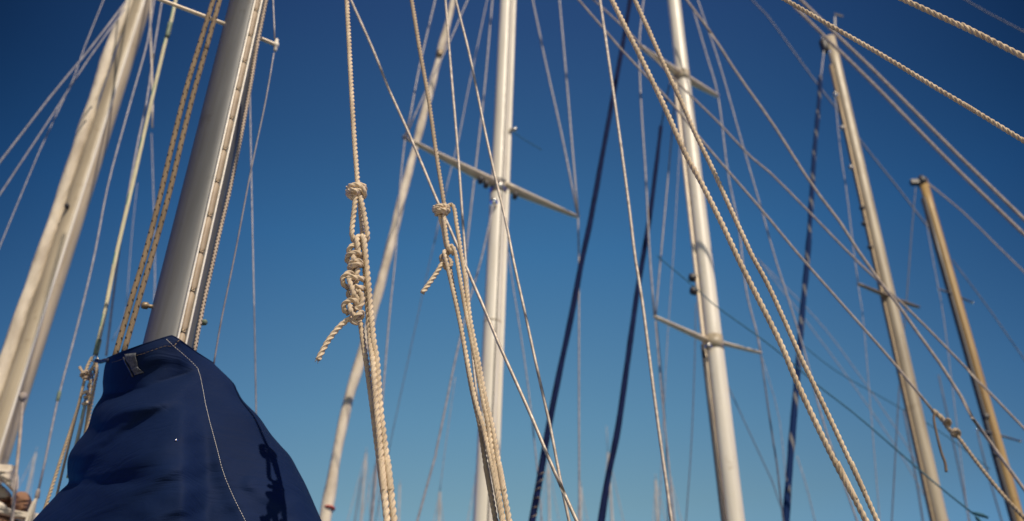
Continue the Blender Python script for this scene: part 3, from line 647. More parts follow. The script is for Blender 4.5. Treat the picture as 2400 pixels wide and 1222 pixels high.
for pts, w, w1, m_ in (([(200, 882), (188, 935), (180, 965), (165, 1010), (140, 1085), (110, 1178), (95, 1222)], 7.5, 9, 'rope_warm'), ([(196, 900), (185, 950), (172, 1000), (155, 1070), (136, 1150), (120, 1222)], 6, 7, 'rope_warm'),
                   ([(226, 850), (227, 875), (222, 900), (215, 940), (207, 985), (200, 1040)], 8.5, 9, 'rope_warm'), ([(212, 890), (208, 950), (202, 1000), (194, 1050)], 7, 8, 'rope_warm')):
    mb = MB(); plain(mb, pts, w, YT, w1); mb.build('rope_fall', m_, root)
mb = MB(); sweep(mb, px_path([(199, 950), (186, 1012), (160, 1120)], YT + .08, None, 8, 9), circ(10), .03); mb.build('rope_fall', 'green_rope', root)
mb = MB()
for i in range(5):
    x, y = 217 - i * 3.6, 872 + i * 17
    sweep(mb, px_path([(x - 4, y), (x, y - 8), (x + 4, y), (x, y + 10), (x - 4, y)], YT + .02 + .01 * (i % 2), None, 5, 5), circ(8), .006)
mb.build('chain', 'steel', root)
mb = MB(); plain(mb, [(194, 922, -.01), (204, 918, -.02), (208, 926, 0), (198, 932, .01)], 8); plain(mb, [(194, 947, -.01), (203, 944, -.02), (210, 947, 0)], 9); mb.build('knot', 'rope', root)

# ================================================================ SAIL COVER
rows = [  # left px, right px, centre distance, bulge
 ((252, 840), (499, 851), 2.43, .19),
 ((245, 862), (545, 896), 2.43, .22),
 ((241, 895), (556, 916), 2.43, .25),
 ((240, 925), (571, 941), 2.43, .28),
 ((219, 961), (606, 977), 2.44, .35),
 ((204, 1007), (634, 1017), 2.45, .39),
 ((176, 1043), (656, 1043), 2.46, .41),
 ((160, 1073), (680, 1070), 2.46, .42),
 ((158, 1108), (699, 1104), 2.46, .43),
 ((160, 1132), (713, 1130), 2.46, .435),
 ((137, 1156), (726, 1158), 2.46, .44),
 ((76, 1222), (754, 1222), 2.46, .45),
 ((10, 1300), (790, 1300), 2.46, .46),
 ((-70, 1420), (830, 1420), 2.46, .48),
 ((-140, 1620), (880, 1620), 2.46, .50),
]
TOP = [(0, 0), (.15, -17), (.33, -35), (.54, -54), (.61, -60), (.68, -51), (.85, -22), (1, 0)]      # rise of the front rim over the straight edge
def interp(tab, x):
    for (a, b), (c, d) in zip(tab, tab[1:]):
        if x <= c: return b + (d - b) * (x - a) / (c - a)
    return tab[-1][1]
def row_at(t):
    n = len(rows) - 1; x = max(0, min(n - 1e-6, t * n)); i = int(x); f = x - i
    def g(i): L, Rr, Yc, b = rows[max(0, min(n, i))]; return (*L, *Rr, Yc, b)
    return [.5 * (2 * b + (c - a) * f + (2 * a - 5 * b + 4 * c - d) * f * f + (3 * b - a - 3 * c + d) * f ** 3) for a, b, c, d in zip(g(i - 1), g(i), g(i + 1), g(i + 2))]
def sstep(a, b, x): x = max(0, min(1, (x - a) / (b - a))); return x * x * (3 - 2 * x)
def sdist(x, y, poly):
    """signed distance below a left-to-right polyline, and place along it 0..1"""
    best = (1e9, 0, 0); n = len(poly) - 1
    for i in range(n):
        (ax, ay), (bx, by) = poly[i], poly[i + 1]; dx, dy = bx - ax, by - ay
        f = ((x - ax) * dx + (y - ay) * dy) / (dx * dx + dy * dy); f2 = max(0, min(1, f))
        qx, qy = x - ax - dx * f2, y - ay - dy * f2; d = math.hypot(qx, qy)
        if d < best[0]: best = (d, 1 if dx * (y - ay) - dy * (x - ax) > 0 else -1, (i + f2) / n)
    return best[0] * best[1], best[2]
BD = [(225, 926), (290, 920), (340, 908), (385, 893), (430, 878), (466, 866), (500, 858)]
FOLDS = [  # crest line, reach above, reach below, height (m): steep and shaded on the lower side
 ([(190, 1018), (235, 990), (285, 962), (350, 944), (412, 932), (470, 925)], 36, 20, .038),
 ([(165, 1070), (205, 1060), (250, 1030), (300, 1000), (360, 978)], 20, 40, .012),
 ([(165, 1128), (215, 1085), (262, 1040), (320, 1000), (400, 960), (450, 945)], 16, 30, -.030),
 ([(120, 1180), (200, 1130), (290, 1090), (350, 1060), (430, 1020), (480, 1005)], 44, 26, .022),
 ([(200, 1222), (280, 1165), (360, 1120), (450, 1080), (500, 1070)], 44, 28, .020),
 ([(300, 1250), (400, 1180), (470, 1150), (540, 1130)], 40, 30, .012),
 ([(560, 1120), (600, 1150), (660, 1180), (740, 1215)], 26, 18, .010),
 ([(500, 930), (560, 960), (600, 990), (640, 1030)], 22, 16, .008),
]
SEAM = [(390, 796), (407, 812), (430, 832), (450, 850), (463, 864), (469, 882), (476, 918), (481, 946), (491, 987), (500, 1020), (509, 1053), (518, 1090), (529, 1124), (550, 1172), (575, 1222), (600, 1270)]
def relief(x, y, u):
    d = 0
    s, f = sdist(x, y, BD); wx = sstep(492, 420, x)
    if s < 0: d -= .085 * min(1, -s / 80) ** .9 * wx
    else: d -= .065 * (1 - math.exp(-(s / 22) ** 1.6)) * wx
    for poly, wu, wd, am in FOLDS:
        s, f = sdist(x, y, poly)
        if abs(s) < 3 * max(wu, wd):
            e = sstep(0, .22, f) * sstep(1, .55, f)
            d -= am * e * math.exp(-(s / (wu if s < 0 else wd)) ** 2)
    s, f = sdist(x, y, SEAM)
    d -= .010 * math.exp(-(s / 26) ** 2) * sstep(.05, .25, f)
    return d
def cover_pt(t, ph):
    """ph 0 = left edge, pi/2 = front, pi = right edge, beyond = back"""
    Lx, Ly, Rx, Ry, Yc, b = row_at(t)
    u = (1 - math.cos(ph)) / 2 if ph <= math.pi else (1 - math.cos(ph)) / 2
    x = Lx + (Rx - Lx) * u; y = Ly + (Ry - Ly) * u
    k = abs(math.sin(ph)); 
    if ph <= math.pi:
        y += interp(TOP, u) * max(0, 1 - t * 7.5) ** 1.5
        Y = Yc - b * (k ** (1.15 if u < .5 else 1.15 - .78 * sstep(.5, .72, u)))
        env = min(1, k * 2.2)
        Y += relief(x, y, u) * env
        Y += (.016 * noise.noise(Vector((x * .006, y * .009, 1.7))) + .005 * noise.noise(Vector((x * .02 + y * .012, y * .03, 4.7)))) * env
    else:
        Y = Yc + b * .8 * k; y -= 0
        y += abs(interp(TOP, u)) * .35 * max(0, 1 - t * 7.5)
    return P(x, y, Y)
NT, NP = 260, 260
mb = MB(); vs = []; fs = []; uvs = []
for i in range(NT + 1):
    for k in range(NP): vs.append(cover_pt(i / NT, 2 * math.pi * k / NP))
for i in range(NT):
    for k in range(NP):
        k2 = (k + 1) % NP; fs.append([i * NP + k, i * NP + k2, (i + 1) * NP + k2, (i + 1) * NP + k]); uvs.append([(k / NP, i / NT)] * 4)
mb.add(vs, fs, uvs)
croot = thing('sail_cover', 'navy blue canvas sail cover bunched around the foot of the large grey mast', 'sail cover', P(450, 1300, 2.4) - Vector((0, 0, .3)))
cloth = mb.build('canvas_body', 'canvas', croot)
sol = cloth.modifiers.new('thick', 'SOLIDIFY'); sol.thickness = .0008; sol.offset = 0
bvh = BVHTree.FromPolygons(vs, fs)
def on(px, py, off=.0015):
    d = ray(px, py).normalized(); h, n, i, _ = bvh.ray_cast(CAM, d)
    if h is None: return None
    if n.dot(d) > 0: n = -n
    return h + n * off, n
def stitches(pts, mat, name, w=.0011, dash=.0075, gap=.0035, off=.001):
    dense = []
    for (a, b) in zip(pts, pts[1:]):
        m = int(math.hypot(b[0] - a[0], b[1] - a[1]) / 2) + 1
        for i in range(m): dense.append((a[0] + (b[0] - a[0]) * i / m, a[1] + (b[1] - a[1]) * i / m))
    sp_ = [on(*q, off) for q in dense]; sp_ = [s[0] for s in sp_ if s]
    if len(sp_) < 3: return
    rs, T = resample([(p, w) for p in sp_], step=dash + gap)
    mb = MB(); rs2, _ = resample([(p, w) for p in sp_], step=(dash + gap) / 2)
    for i in range(0, len(rs2) - 1, 2):
        a, b = rs2[i][0], rs2[i + 1][0]; b = a.lerp(b, min(1.9, 2 * dash / (dash + gap)))
        sweep(mb, [(a, w), (b, w)], circ(6), step=dash)
    mb.build(name, mat, croot)
stitches([(390, 796), (407, 812), (430, 832), (450, 850), (463, 864), (469, 882), (476, 918), (481, 946), (491, 987), (500, 1020), (509, 1053), (518, 1090), (529, 1124), (550, 1172), (575, 1222), (600, 1270)], 'thread', 'seam_stitching', w=.0005, dash=.005, gap=.002)
stitches([(420, 797), (408, 811)], 'thread_tan', 'seam_stitching', w=.0007)
stitches([(262, 850), (290, 842), (340, 828), (385, 812), (405, 812)], 'thread_tan', 'seam_stitching', w=.00035)
# rim hem
rim = [(cover_pt(0, 2 * math.pi * k / 120), .0022) for k in range(121)]
mb = MB(); sweep(mb, rim, circ(10), .008); mb.build('hem', 'canvas', croot)
# velcro patch
def patch(poly, name, mat, n=8, off=.003):
    mb = MB(); (a, b, c, d) = poly; vs = []; fs = []
    for i in range(n + 1):
        for j in range(n + 1):
            s, t = i / n, j / n
            x = (a[0] * (1 - s) + b[0] * s) * (1 - t) + (d[0] * (1 - s) + c[0] * s) * t
            y = (a[1] * (1 - s) + b[1] * s) * (1 - t) + (d[1] * (1 - s) + c[1] * s) * t
            r = on(x, y, off + .002 * math.sin(6 * t)); vs.append(r[0])
    for i in range(n):
        for j in range(n): fs.append([i * (n + 1) + j, (i + 1) * (n + 1) + j, (i + 1) * (n + 1) + j + 1, i * (n + 1) + j + 1])
    mb.add(vs, fs); o = mb.build(name, mat, croot)
    s = o.modifiers.new('t', 'SOLIDIFY'); s.thickness = .0015
    return o
patch([(295, 832), (321, 829), (325, 862), (311, 868)], 'velcro_patch', 'patch')
patch([(312, 862), (326, 860), (339, 874), (317, 880)], 'velcro_patch', 'patch')
mb = MB(); sp_ = [on(x, y, .002)[0] for x, y in ((291, 838), (297, 852), (305, 866), (313, 884))]; sweep(mb, [(p, .0022) for p in sp_], circ(8), .01); mb.build('zip_edge', 'dark', croot)
# strap to the tackle
h = on(256, 846)
hp = h[0] if h else P(256, 846, 2.3)
mb = MB(); sweep(mb, [(hp, .006), (P(246, 845, 2.45), .006), (P(236, 848, 2.65), .0065), (P(226, 846, 2.85), .007)], circ(10), .02); mb.build('strap', 'navy_sail', croot)
h = on(413, 1033, .0015)
mb = MB(); ball(mb, h[0], .0032); mb.build('snap_stud', 'glint', croot)

# ================================================================ LEFTMOST MAST
Y1 = 5.2
def mast_round(name, label, p0, p1, Y, w, mat, up_ext, dn_ext, taper=1, flat=1.15, ang=0, group=None, top=None):
    a, b = P(*p0, Y), P(*p1, Y); d = (a - b).normalized()
    root = thing(name, label, 'mast', b - d * dn_ext, group)
    r = rad(w, (a + b) / 2)
    mb = MB(); prism(mb, oval(r * flat, r), b - d * dn_ext, a + d * up_ext, ang, segs=24, taper=taper); mb.build('mast_tube', mat, root)
    return root, a, b, d, r
root, a, b, d, r = mast_round('mast', 'leftmost mast, cream and tilted, with a rolled sail on its left side', (336, 0), (136, 620), Y1, 46, 'mast_grey', 4, 5, flat=1.0)
def along(a, b, t): return a.lerp(b, t)
mb = MB()
for s in (.42,):
    q0 = a + d * 3 + Vector((r * s * 1.6, -r * 1.0, 0)); q1 = b - d * 4 + Vector((r * s * 1.6, -r * 1.0, 0))
    sweep(mb, [(q0, .009), (q1, .009)], circ(8), .3)
mb.build('sail_track', 'mast_white', root)
mb = MB(); c = P(158, 488, Y1 - r); lathe(mb, c, Vector((.2, -1, 0)), [(0, .014), (.02, .012), (.025, .018), (.04, .013)]); mb.build('cleat', 'dark', root)
mb = MB(); path = px_path([(306, 0), (262, 105), (222, 225), (180, 355), (140, 475), (92, 620), (46, 748), (20, 830), (-12, 925)], Y1 - .02, None, 21, 34, 2.5, 2.5)
sweep(mb, path, circ(24), .04, lump=.28, lumpf=2.6, seed=3)
tag(mb.build('furled_sail', 'sail'), 'rolled cream sail stowed along the left side of the leftmost mast', 'sail')
mb = MB(); sweep(mb, px_path([(54, 925), (46, 1030), (38, 1110), (28, 1222)], 4.2, None, 7.5, 8, 0, .5), circ(10), .04); 
kb = MB(); ball(kb, P(53, 930, 4.19), .02, sq=1.2)
root = thing('lashing_line', 'pale rope hanging straight down from a knot on the leftmost mast', 'rope', P(54, 925, 4.2))
mb.build('line', 'rope_grey', root); kb.build('knot', 'rope_grey', root)
# splice at the end of the long shroud
root = thing('rope_splice', 'pale frayed splice spreading below the long grey shroud at lower left', 'rope', P(88, 1160, 4.35))
mb = MB(); sweep(mb, px_path([(91, 1145), (87, 1165), (86, 1172)], 4.35, None, 9, 12), circ(10), .01, capround=True); mb.build('eye', 'rope_grey', root)
for dx in (-16, -8, 0):
    mb = MB(); sweep(mb, px_path([(86, 1168), (80 + dx * .5, 1190), (78 + dx, 1222)], 4.35, None, 7, 7, 0, .3), circ(8), .03); mb.build('tail', 'sail', root)

# stowed sails at the lower left
def pillow(name, label, outline, Y, depth_, mat, cat='sail', seed=0):
    """a soft bundle: closed outline, swelling toward the viewer and away, with creases"""
    n = len(outline); pts = []
    for i in range(n):
        a0, b0, c0, d0 = (outline[(i + j - 1) % n] for j in range(4))
        for k in range(6):
            t = k / 6; pts.append(tuple(.5 * (2 * b0[m] + (c0[m] - a0[m]) * t + (2 * a0[m] - 5 * b0[m] + 4 * c0[m] - d0[m]) * t * t + (3 * b0[m] - a0[m] - 3 * c0[m] + d0[m]) * t ** 3) for m in (0, 1)))
    cx = sum(p[0] for p in pts) / len(pts); cy = sum(p[1] for p in pts) / len(pts); m = len(pts)
    mb = MB(); vs = []; fs = []; R_ = 9
    for side in (-1, 1):
        for r_ in range(R_ + 1):
            f = 1 - r_ / R_ * .985; z = math.sqrt(max(0, 1 - f * f))
            for p in pts:
                x, y = cx + (p[0] - cx) * f, cy + (p[1] - cy) * f
                vs.append(P(x, y, Y + side * depth_ * z * (1 + .35 * noise.noise(Vector((x * .05 + seed, y * .12, side))))))
    for sd_ in range(2):
        o_ = sd_ * (R_ + 1) * m
        for r_ in range(R_):
            for k in range(m): k2 = (k + 1) % m; fs.append([o_ + r_ * m + k, o_ + r_ * m + k2, o_ + (r_ + 1) * m + k2, o_ + (r_ + 1) * m + k])
    mb.add(vs, fs); return tag(mb.build(name, mat), label, cat)
pillow('stowed_sail', 'cream folded sail at the left edge above the brown rolls', [(-90, 1070), (-30, 1080), (0, 1088), (34, 1092), (43, 1112), (42, 1148), (30, 1154), (0, 1128), (-60, 1120)], 4.6, .06, 'sail', seed=1)
pillow('stowed_sail', 'white triangular fold of sail at the left edge beneath the larger cream fold', [(-90, 1120), (-20, 1124), (6, 1138), (27, 1160), (12, 1172), (-80, 1176)], 4.66, .05, 'sail', seed=2)
pillow('canvas_roll', 'brown canvas roll with its rounded end at lower left', [(34, 1162), (44, 1153), (60, 1154), (72, 1166), (75, 1184), (66, 1202), (40, 1205), (26, 1190)], 4.62, .10, 'brown', 'canvas roll', 3)
pillow('canvas_roll', 'darker brown canvas roll cut by the left edge', [(-60, 1160), (0, 1158), (20, 1160), (30, 1172), (24, 1196), (-50, 1200)], 4.72, .10, 'brown', 'canvas roll', 6)
pillow('sail_band', 'curved cream sail band crossing below the brown rolls at lower left', [(-60, 1160), (0, 1176), (22, 1192), (60, 1200), (96, 1206), (110, 1232), (60, 1222), (20, 1212), (-60, 1186)], 4.5, .035, 'sail', seed=4)
pillow('canvas_roll', 'reddish brown canvas bundle in the bottom left corner', [(-90, 1200), (0, 1204), (40, 1218), (90, 1236), (80, 1300), (-90, 1300)], 4.58, .12, 'brown', 'canvas roll', 5)

# ================================================================ FURLED SAILS ON THEIR STAYS
def furl(name, label, pts, Y, Yb, w, w1, mat, seed, bands=(), stay=True, lump=.16):
    path = px_path(pts, Y, Yb, w, w1, *[x * 2 for x in auto_ext(pts, .6)])
    root = thing(name, label, 'furled sail', path[0][0])
    mb = MB(); sweep(mb, path, circ(20), .05, lump=lump, lumpf=2.2, seed=seed); mb.build('sail_roll', mat, root)
    for (x, y, YY, ww, ln, m_) in bands:
        mb = MB(); c = P(x, y, YY); dd = (path[0][0] - path[-1][0]).normalized(); rr = rad(ww, c)
        lathe(mb, c, dd, [(-ln / 2, rr * .9), (-ln * .45, rr), (ln * .45, rr), (ln / 2, rr * .9)], 18); mb.build('band', m_, root)
    return root
furl('furled_sail', 'cream furled headsail leaning left of the white mast at centre', [(1063, 0), (1030, 132), (984, 304), (944, 457), (909, 600), (848, 829), (812, 956), (781, 1109), (762, 1222)], 7.6, 7.2, 15, 27, 'sail', 11,
     [(1031, 128, 7.53, 18.5, .09, 'brass'), (772, 1192, 7.19, 27.5, .012, 'red')], lump=.26)
furl('furled_sail', 'left of the two dark navy furled sails, the longer one reaching the top edge', [(1477, 0), (1462, 91), (1434, 243), (1409, 380), (1386, 507), (1363, 615), (1341, 732), (1313, 865), (1285, 1007), (1262, 1140), (1247, 1222)], 6.4, 6.2, 9.5, 16.5, 'navy_wrap', 5)
furl('furled_sail', 'right and shorter of the two dark navy furled sails, topped by a thin stay', [(1549, 297), (1538, 390), (1523, 507), (1507, 605), (1491, 702), (1470, 854), (1448, 1007), (1427, 1109), (1409, 1222)], 6.8, 6.4, 9, 16.5, 'navy_wrap', 8)
line('stay', 'thin upper stay rising from the top of the shorter navy furled sail', 'stay wire', [(1549, 300), (1560, 240), (1574, 175)], 6.9, 3.5, 'wire_dark')
mb = MB(); path = px_path([(1923, 180), (1919, 244), (1909, 355), (1901, 482), (1893, 600), (1881, 727), (1871, 854), (1858, 1007), (1848, 1134), (1842, 1222)], 7.7, 7.0, 9, 17, 0, 1.5)
sweep(mb, path, circ(16), .05, lump=.25, lumpf=3, seed=2)
tag(mb.build('furled_sail', 'blue_fleck'), 'narrow blue furled sail with white flecks hanging left of the grey mast at right', 'furled sail')
line('stay', 'short thin line linking the grey masthead block to the blue flecked furled sail', 'stay wire', [(1931, 120), (1924, 180)], 7.75, 4, 'wire')
# white lashings low on the furled sails
for (x, y, Y, w_, lab) in ((1262, 1150, 6.2, 15, 'pale lashings wound low around the longer navy furled sail'),):
    mb = MB(); c = P(x, y, Y); rr = rad(w_, c) * 1.08; pts_ = []
    dd = (P(x + 4, y - 20, Y) - c).normalized()
    for i in range(50):
        a_ = i * .9 + .8 * math.sin(i * .7); pts_.append((c + dd * (i * .009 - .3) + Vector((math.cos(a_) * rr, math.sin(a_) * rr, 0)), .003))
    sweep(mb, pts_, circ(6), .02); tag(mb.build('lashing', 'brass'), lab, 'lashing')

# ================================================================ MIDDLE MAST
YC = 6.4
root, a, b, d, r = mast_round('mast', 'tall white mast at centre with one long tapered spreader pair', (1188, 0), (1143, 1000), YC, 32.5, 'mast_white', 3.5, 6.5)
mb = MB(); o_ = Vector((r * 1.25, r * .1, 0)); prism(mb, oval(.022, .02, 12), b - d * 6.5 + o_, a + d * 3.5 + o_, segs=12); mb.build('sail_track', 'mast_white', root)
mb = MB(); o_ = Vector((r * .55, -r * 1.02, 0)); prism(mb, oval(.004, .004, 8), b - d * 6.5 + o_, a + d * 3.5 + o_, segs=12); mb.build('mast_groove', 'dark', root)
zc = P(1172, 438, YC).z
mb = MB(); spreader(mb, lerp_pts((1165, 434), (950, 324), 8), zc, 33, 10, .5); sp = mb.build('spreader', 'spreader', root)
mb = MB(); ball(mb, PZ(950, 323, zc), .028); mb.build('spreader_tip', 'wire', sp)
mb = MB(); spreader(mb, lerp_pts((1180, 436), (1356, 510), 8), zc, 31, 11, .5); mb.build('spreader', 'spreader', root)
for (x, y) in ((1126, 423), (1139, 433), (1207, 459)):
    mb = MB(); lathe(mb, PZ(x, y, zc - .08), Vector((1, .3, 0)), [(-.02, .02), (-.015, .035), (.015, .035), (.02, .02)]); mb.build('deck_light', 'dark', root)
mb = MB(); lathe(mb, P(1196, 306, YC - .02), Vector((1, -.2, .1)), [(0, .02), (.03, .015), (.06, .02)]); mb.build('cleat', 'steel', root)
for yy in (438,):
    f_ = (a.z - P(1172, yy, YC).z) / (a.z - b.z); c = a.lerp(b, f_)
    mb = MB(); prism(mb, oval(r * 1.22, r * 1.07, 24), c - d * .09, c + d * .05, segs=1); mb.build('spreader_bracket', 'steel', root)
for h_ in (.9, 2.3):
    mb = MB(); c = b + d * h_; prism(mb, oval(r * 1.16, r * 1.015, 24), c - d * .008, c + d * .008, segs=1); mb.build('mast_band', 'mast_grey', root)
mb = MB(); ball(mb, P(1158, 474, YC - .09), .035); mb.build('tang', 'glint', root)

# ================================================================ RIGHT WHITE MAST
YD = 6.6
root, a, b, d, r = mast_round('mast', 'white mast right of centre with two pairs of spreaders', (1579, 0), (1697, 1000), YD, 31, 'mast_white', 3.5, 6.5)
mb = MB(); o_ = Vector((-r * 1.35, r * .1, 0)); prism(mb, oval(.018, .018, 12), b - d * 6.5 + o_, a - d * 1.2 + o_, segs=12); mb.build('sail_track', 'spreader', root)
mb = MB(); o_ = Vector((-r * .9, -r * .62, 0)); prism(mb, oval(.016, .012, 8), b - d * 6.5 + o_, P(1661, 815, YD) + o_, segs=12); mb.build('mast_groove', 'dark', root)
zu = P(1598, 178, YD).z
mb = MB(); spreader(mb, lerp_pts((1596, 178), (1498, 107), 6), zu, 24, 10, .6); mb.build('spreader', 'spreader', root)
mb = MB(); spreader(mb, lerp_pts((1603, 182), (1683, 226), 6), zu, 24, 11, .6); mb.build('spreader', 'spreader', root)
zl = P(1668, 800, YD).z
mb = MB(); spreader(mb, lerp_pts((1664, 802), (1534, 743), 6), zl, 19, 11, .6); mb.build('spreader', 'spreader', root)
mb = MB(); spreader(mb, lerp_pts((1674, 800), (1784, 828), 6), zl, 15, 10, .6); mb.build('spreader', 'spreader', root)
for (x, y) in ((1623, 651), (1626, 682)):
    mb = MB(); lathe(mb, P(x, y, YD - .02), Vector((0, -1, .2)), [(-.03, .02), (-.02, .034), (.02, .034), (.03, .02)]); mb.build('block', 'dark', root)
for v_ in (P(1598, 178, YD), P(1668, 800, YD)):
    f_ = (a.z - v_.z) / (a.z - b.z); c = a.lerp(b, f_)
    mb = MB(); prism(mb, oval(r * 1.21, r * 1.06, 24), c - d * .09, c + d * .04, segs=1); mb.build('spreader_bracket', 'mast_grey', root)
mb = MB(); ball(mb, P(1660, 812, YD - .08), .03); mb.build('tang', 'steel', root)

# ================================================================ GREY MAST (right)
YE = 8.0
root, a, b, d, r = mast_round('mast', 'weathered grey mast at right with a masthead block and one dark spreader pair', (1946, 92), (2154, 1000), YE, 24, 'mast_grey', .02, 8)
b_ = b
mb = MB(); o_ = Vector((-r * 1.25, 0, 0)); prism(mb, oval(.022, .03, 10), b - d * 8 + o_, a - d * .5 + o_, segs=12); mb.build('sail_track', 'brass', root)
for i, (x, y) in enumerate(((1958, 222), (1975, 300), (1996, 393), (2022, 488), (2027, 525), (2041, 580))):
    mb = MB(); c = P(x - 2, y, YE - .1); ball(mb, c, .028); mb.build('mast_step', 'dark' if i > 2 else 'steel', root)
zz = P(2090, 700, YE).z
mb = MB(); spreader(mb, lerp_pts((2088, 698), (2011, 666), 5), zz, 12, 8, .7); mb.build('spreader', 'brass', root)
mb = MB(); spreader(mb, lerp_pts((2092, 700), (2154, 721), 5), zz, 12, 8, .7); mb.build('spreader', 'brass', root)
mb = MB(); c = P(1931, 106, YE); lathe(mb, c - Vector((0, 0, .13)), Vector((0, 0, 1)), [(0, .03), (.03, .05), (.19, .05), (.22, .03)]); hd = mb.build('masthead_block', 'dark', root)
mb = MB(); c = P(1940, 92, YE); box(mb, c, Vector((.08, 0, 0)), Vector((0, .03, 0)), Vector((0, 0, .02))); mb.build('masthead_crane', 'dark', root)
mb = MB(); c = P(1957, 80, YE); sweep(mb, [(c, .012), (P(1957, 40, YE), .008)], circ(8), .1); mb.build('wind_vane_post', 'mast_white', root)
mb = MB(); c = P(1958, 36, YE); box(mb, c + Vector((.04, 0, 0)), Vector((.06, .02, 0)), Vector((0, .004, 0)), Vector((0, 0, .018))); mb.build('wind_vane', 'dark', root)
for (x, y) in ((1944, 121), (1961, 222)):
    mb = MB(); ball(mb, P(x, y, YE - .16), .018); mb.build('shackle', 'glint', root)

# ================================================================ WOODEN MAST
YF = 9.0
root, a, b, d, r = mast_round('wooden_mast', 'varnished wooden mast at the far right with a dark head', (2163, 424), (2326, 1000), YF, 22.5, 'wood', .0, 9, flat=1)
mb = MB(); o_ = Vector((-r * 1.0, -r * .1, 0)); prism(mb, oval(.035, .035, 10), b - d * 9 + o_, a - d * .3 + o_, segs=12); mb.build('sail_track', 'dark', root)
mb = MB(); c = P(2161, 424, YF); lathe(mb, c - d * .08, d, [(0, r * 1.1), (.09, r * 1.15), (.12, r * .8), (.16, .02)]); mb.build('mast_cap', 'dark', root)
mb = MB(); c = P(2148, 428, YF); box(mb, c, Vector((.07, 0, 0)), Vector((0, .03, 0)), Vector((0, 0, .03))); mb.build('masthead_block', 'dark', root)
def arms(l, rr_, y0, z):
    for p in (l, rr_):
        mb = MB(); pp = PZ(*p, z); c = PZ((l[0] + rr_[0]) / 2, y0, z); sweep(mb, [(c, .012), (pp, .010)], circ(8), .2); ar = mb.build('crosstree', 'wire_dark', root)
        mb = MB(); ball(mb, pp, .017); mb.build('crosstree_tip', 'glint', ar)
arms((2199, 677), (2280, 710), 693, P(2240, 693, YF).z)
arms((2290, 1008), (2392, 1035), 1020, P(2335, 1020, YF).z)
for (x, y) in ((2312, 978), (2334, 1065)):
    mb = MB(); lathe(mb, P(x, y, YF - .02), Vector((0, -1, 0)), [(-.03, .02), (-.02, .04), (.02, .04), (.03, .02)]); mb.build('block', 'dark', root)

# ================================================================ FRAYED KNOT, TAIL AND TEAL CORD (lower right)
YN = 3.9
root = thing('knotted_line', 'blurred tan rope with a lumpy splice and a short hanging tail at lower right', 'rope', P(2190, 966, YN))
def pl(mb, pts, w, w1=None): laid(mb, px_path(pts, YN, None, w, w1 or w * 1.01, *auto_ext(pts, .6)))
mb = MB(); pl(mb, [(2186, 962), (2200, 974), (2214, 988)], 12, 14); pl(mb, [(2212, 994), (2222, 984, -.03), (2226, 994, 0), (2216, 1000, .02)], 10); pl(mb, [(2214, 988), (2222, 1004), (2234, 1014)], 11); pl(mb, [(2230, 1020, -.02), (2238, 1008, -.03), (2248, 1014, 0), (2244, 1024, .02), (2232, 1020, 0)], 10); mb.build('knot', 'rope_warm', root)
mb = MB(); pl(mb, [(2236, 1014), (2252, 1033), (2290, 1085), (2350, 1160), (2402, 1216)], 9, 10); mb.build('rope_fall', 'rope_warm', root)
mb = MB(); pl(mb, [(2190, 966), (2189, 985), (2196, 1020), (2206, 1060), (2215, 1085), (2218, 1106)], 6, 7.5); mb.build('tail', 'rope_shaded', root)
root = thing('cord', 'blurred teal cord crossing the two right masts to a dark knot at the bottom', 'cord', P(1554, 610, 5.4))
mb = MB(); sweep(mb, px_path([(1540, 600), (1631, 676), (1677, 717), (1783, 793), (1860, 854), (1912, 900), (2004, 971), (2105, 1058), (2187, 1129), (2283, 1206)], 5.6, 5.0, 2.4, 4.2), circ(8), .1); mb.build('line', 'teal', root)
mb = MB()
for q in ([(2278, 1200), (2298, 1208), (2318, 1212)], [(2282, 1206), (2300, 1206), (2316, 1216)], [(2284, 1208), (2296, 1222), (2310, 1240)]):
    sweep(mb, px_path(q, 5.0, None, 9, 7), circ(8), .02, lump=.3, capround=True)
mb.build('knot', 'teal', root)
line('cord', 'short pale blue cord trailing from the white mast at centre above its spreader', 'cord', [(1198, 306), (1225, 325), (1270, 352)], 7.5, 2, 'teal')

# ================================================================ DISTANT MASTS along the bottom
far = [
 ((858, 1063), (846, 1222), 26, 7, 'mast_far', 'pale distant mast between the furled cream sail and the left knotted rope'),
 ((881, 1090), (869, 1222), 24, 6, 'wire_dark', 'dark distant mast just left of the left knotted rope at the bottom'),
 ((847, 1120), (832, 1222), 34, 4, 'wire_dark', 'faint dark distant mast left of the pale one beside the furled cream sail'),
 ((937, 1135), (934, 1222), 34, 5, 'mast_far', 'small distant mast just right of the left knotted rope'),
 ((1031, 1155), (1029, 1222), 28, 8, 'mast_far', 'short distant mast tip midway between the two knotted ropes'),
 ((1117, 1112), (1112, 1222), 24, 9, 'mast_far', 'pale distant mast just left of the foot of the white mast at centre'),
 ((1285, 1085), (1288, 1222), 28, 6.5, 'mast_far', 'slim distant mast between the diagonal wire rope and the white mast'),
 ((1361, 1142), (1361, 1222), 26, 8, 'mast_far', 'distant mast tip behind the upright shroud at the bottom centre'),
 ((1425, 1062), (1435, 1222), 24, 7.5, 'mast_far', 'distant mast with a thin antenna beside the shorter navy furled sail'),
 ((1537, 1126), (1541, 1222), 25, 8, 'mast_far', 'distant mast tip left of the bright yellowish wire at the bottom'),
 ((1571, 1120), (1580, 1222), 25, 8, 'mast_far', 'distant mast tip right of the bright yellowish wire at the bottom'),
 ((84, 1062), (64, 1150), 26, 6, 'mast_far', 'faint distant mast at far left between the hanging rope and the long shroud'),
]
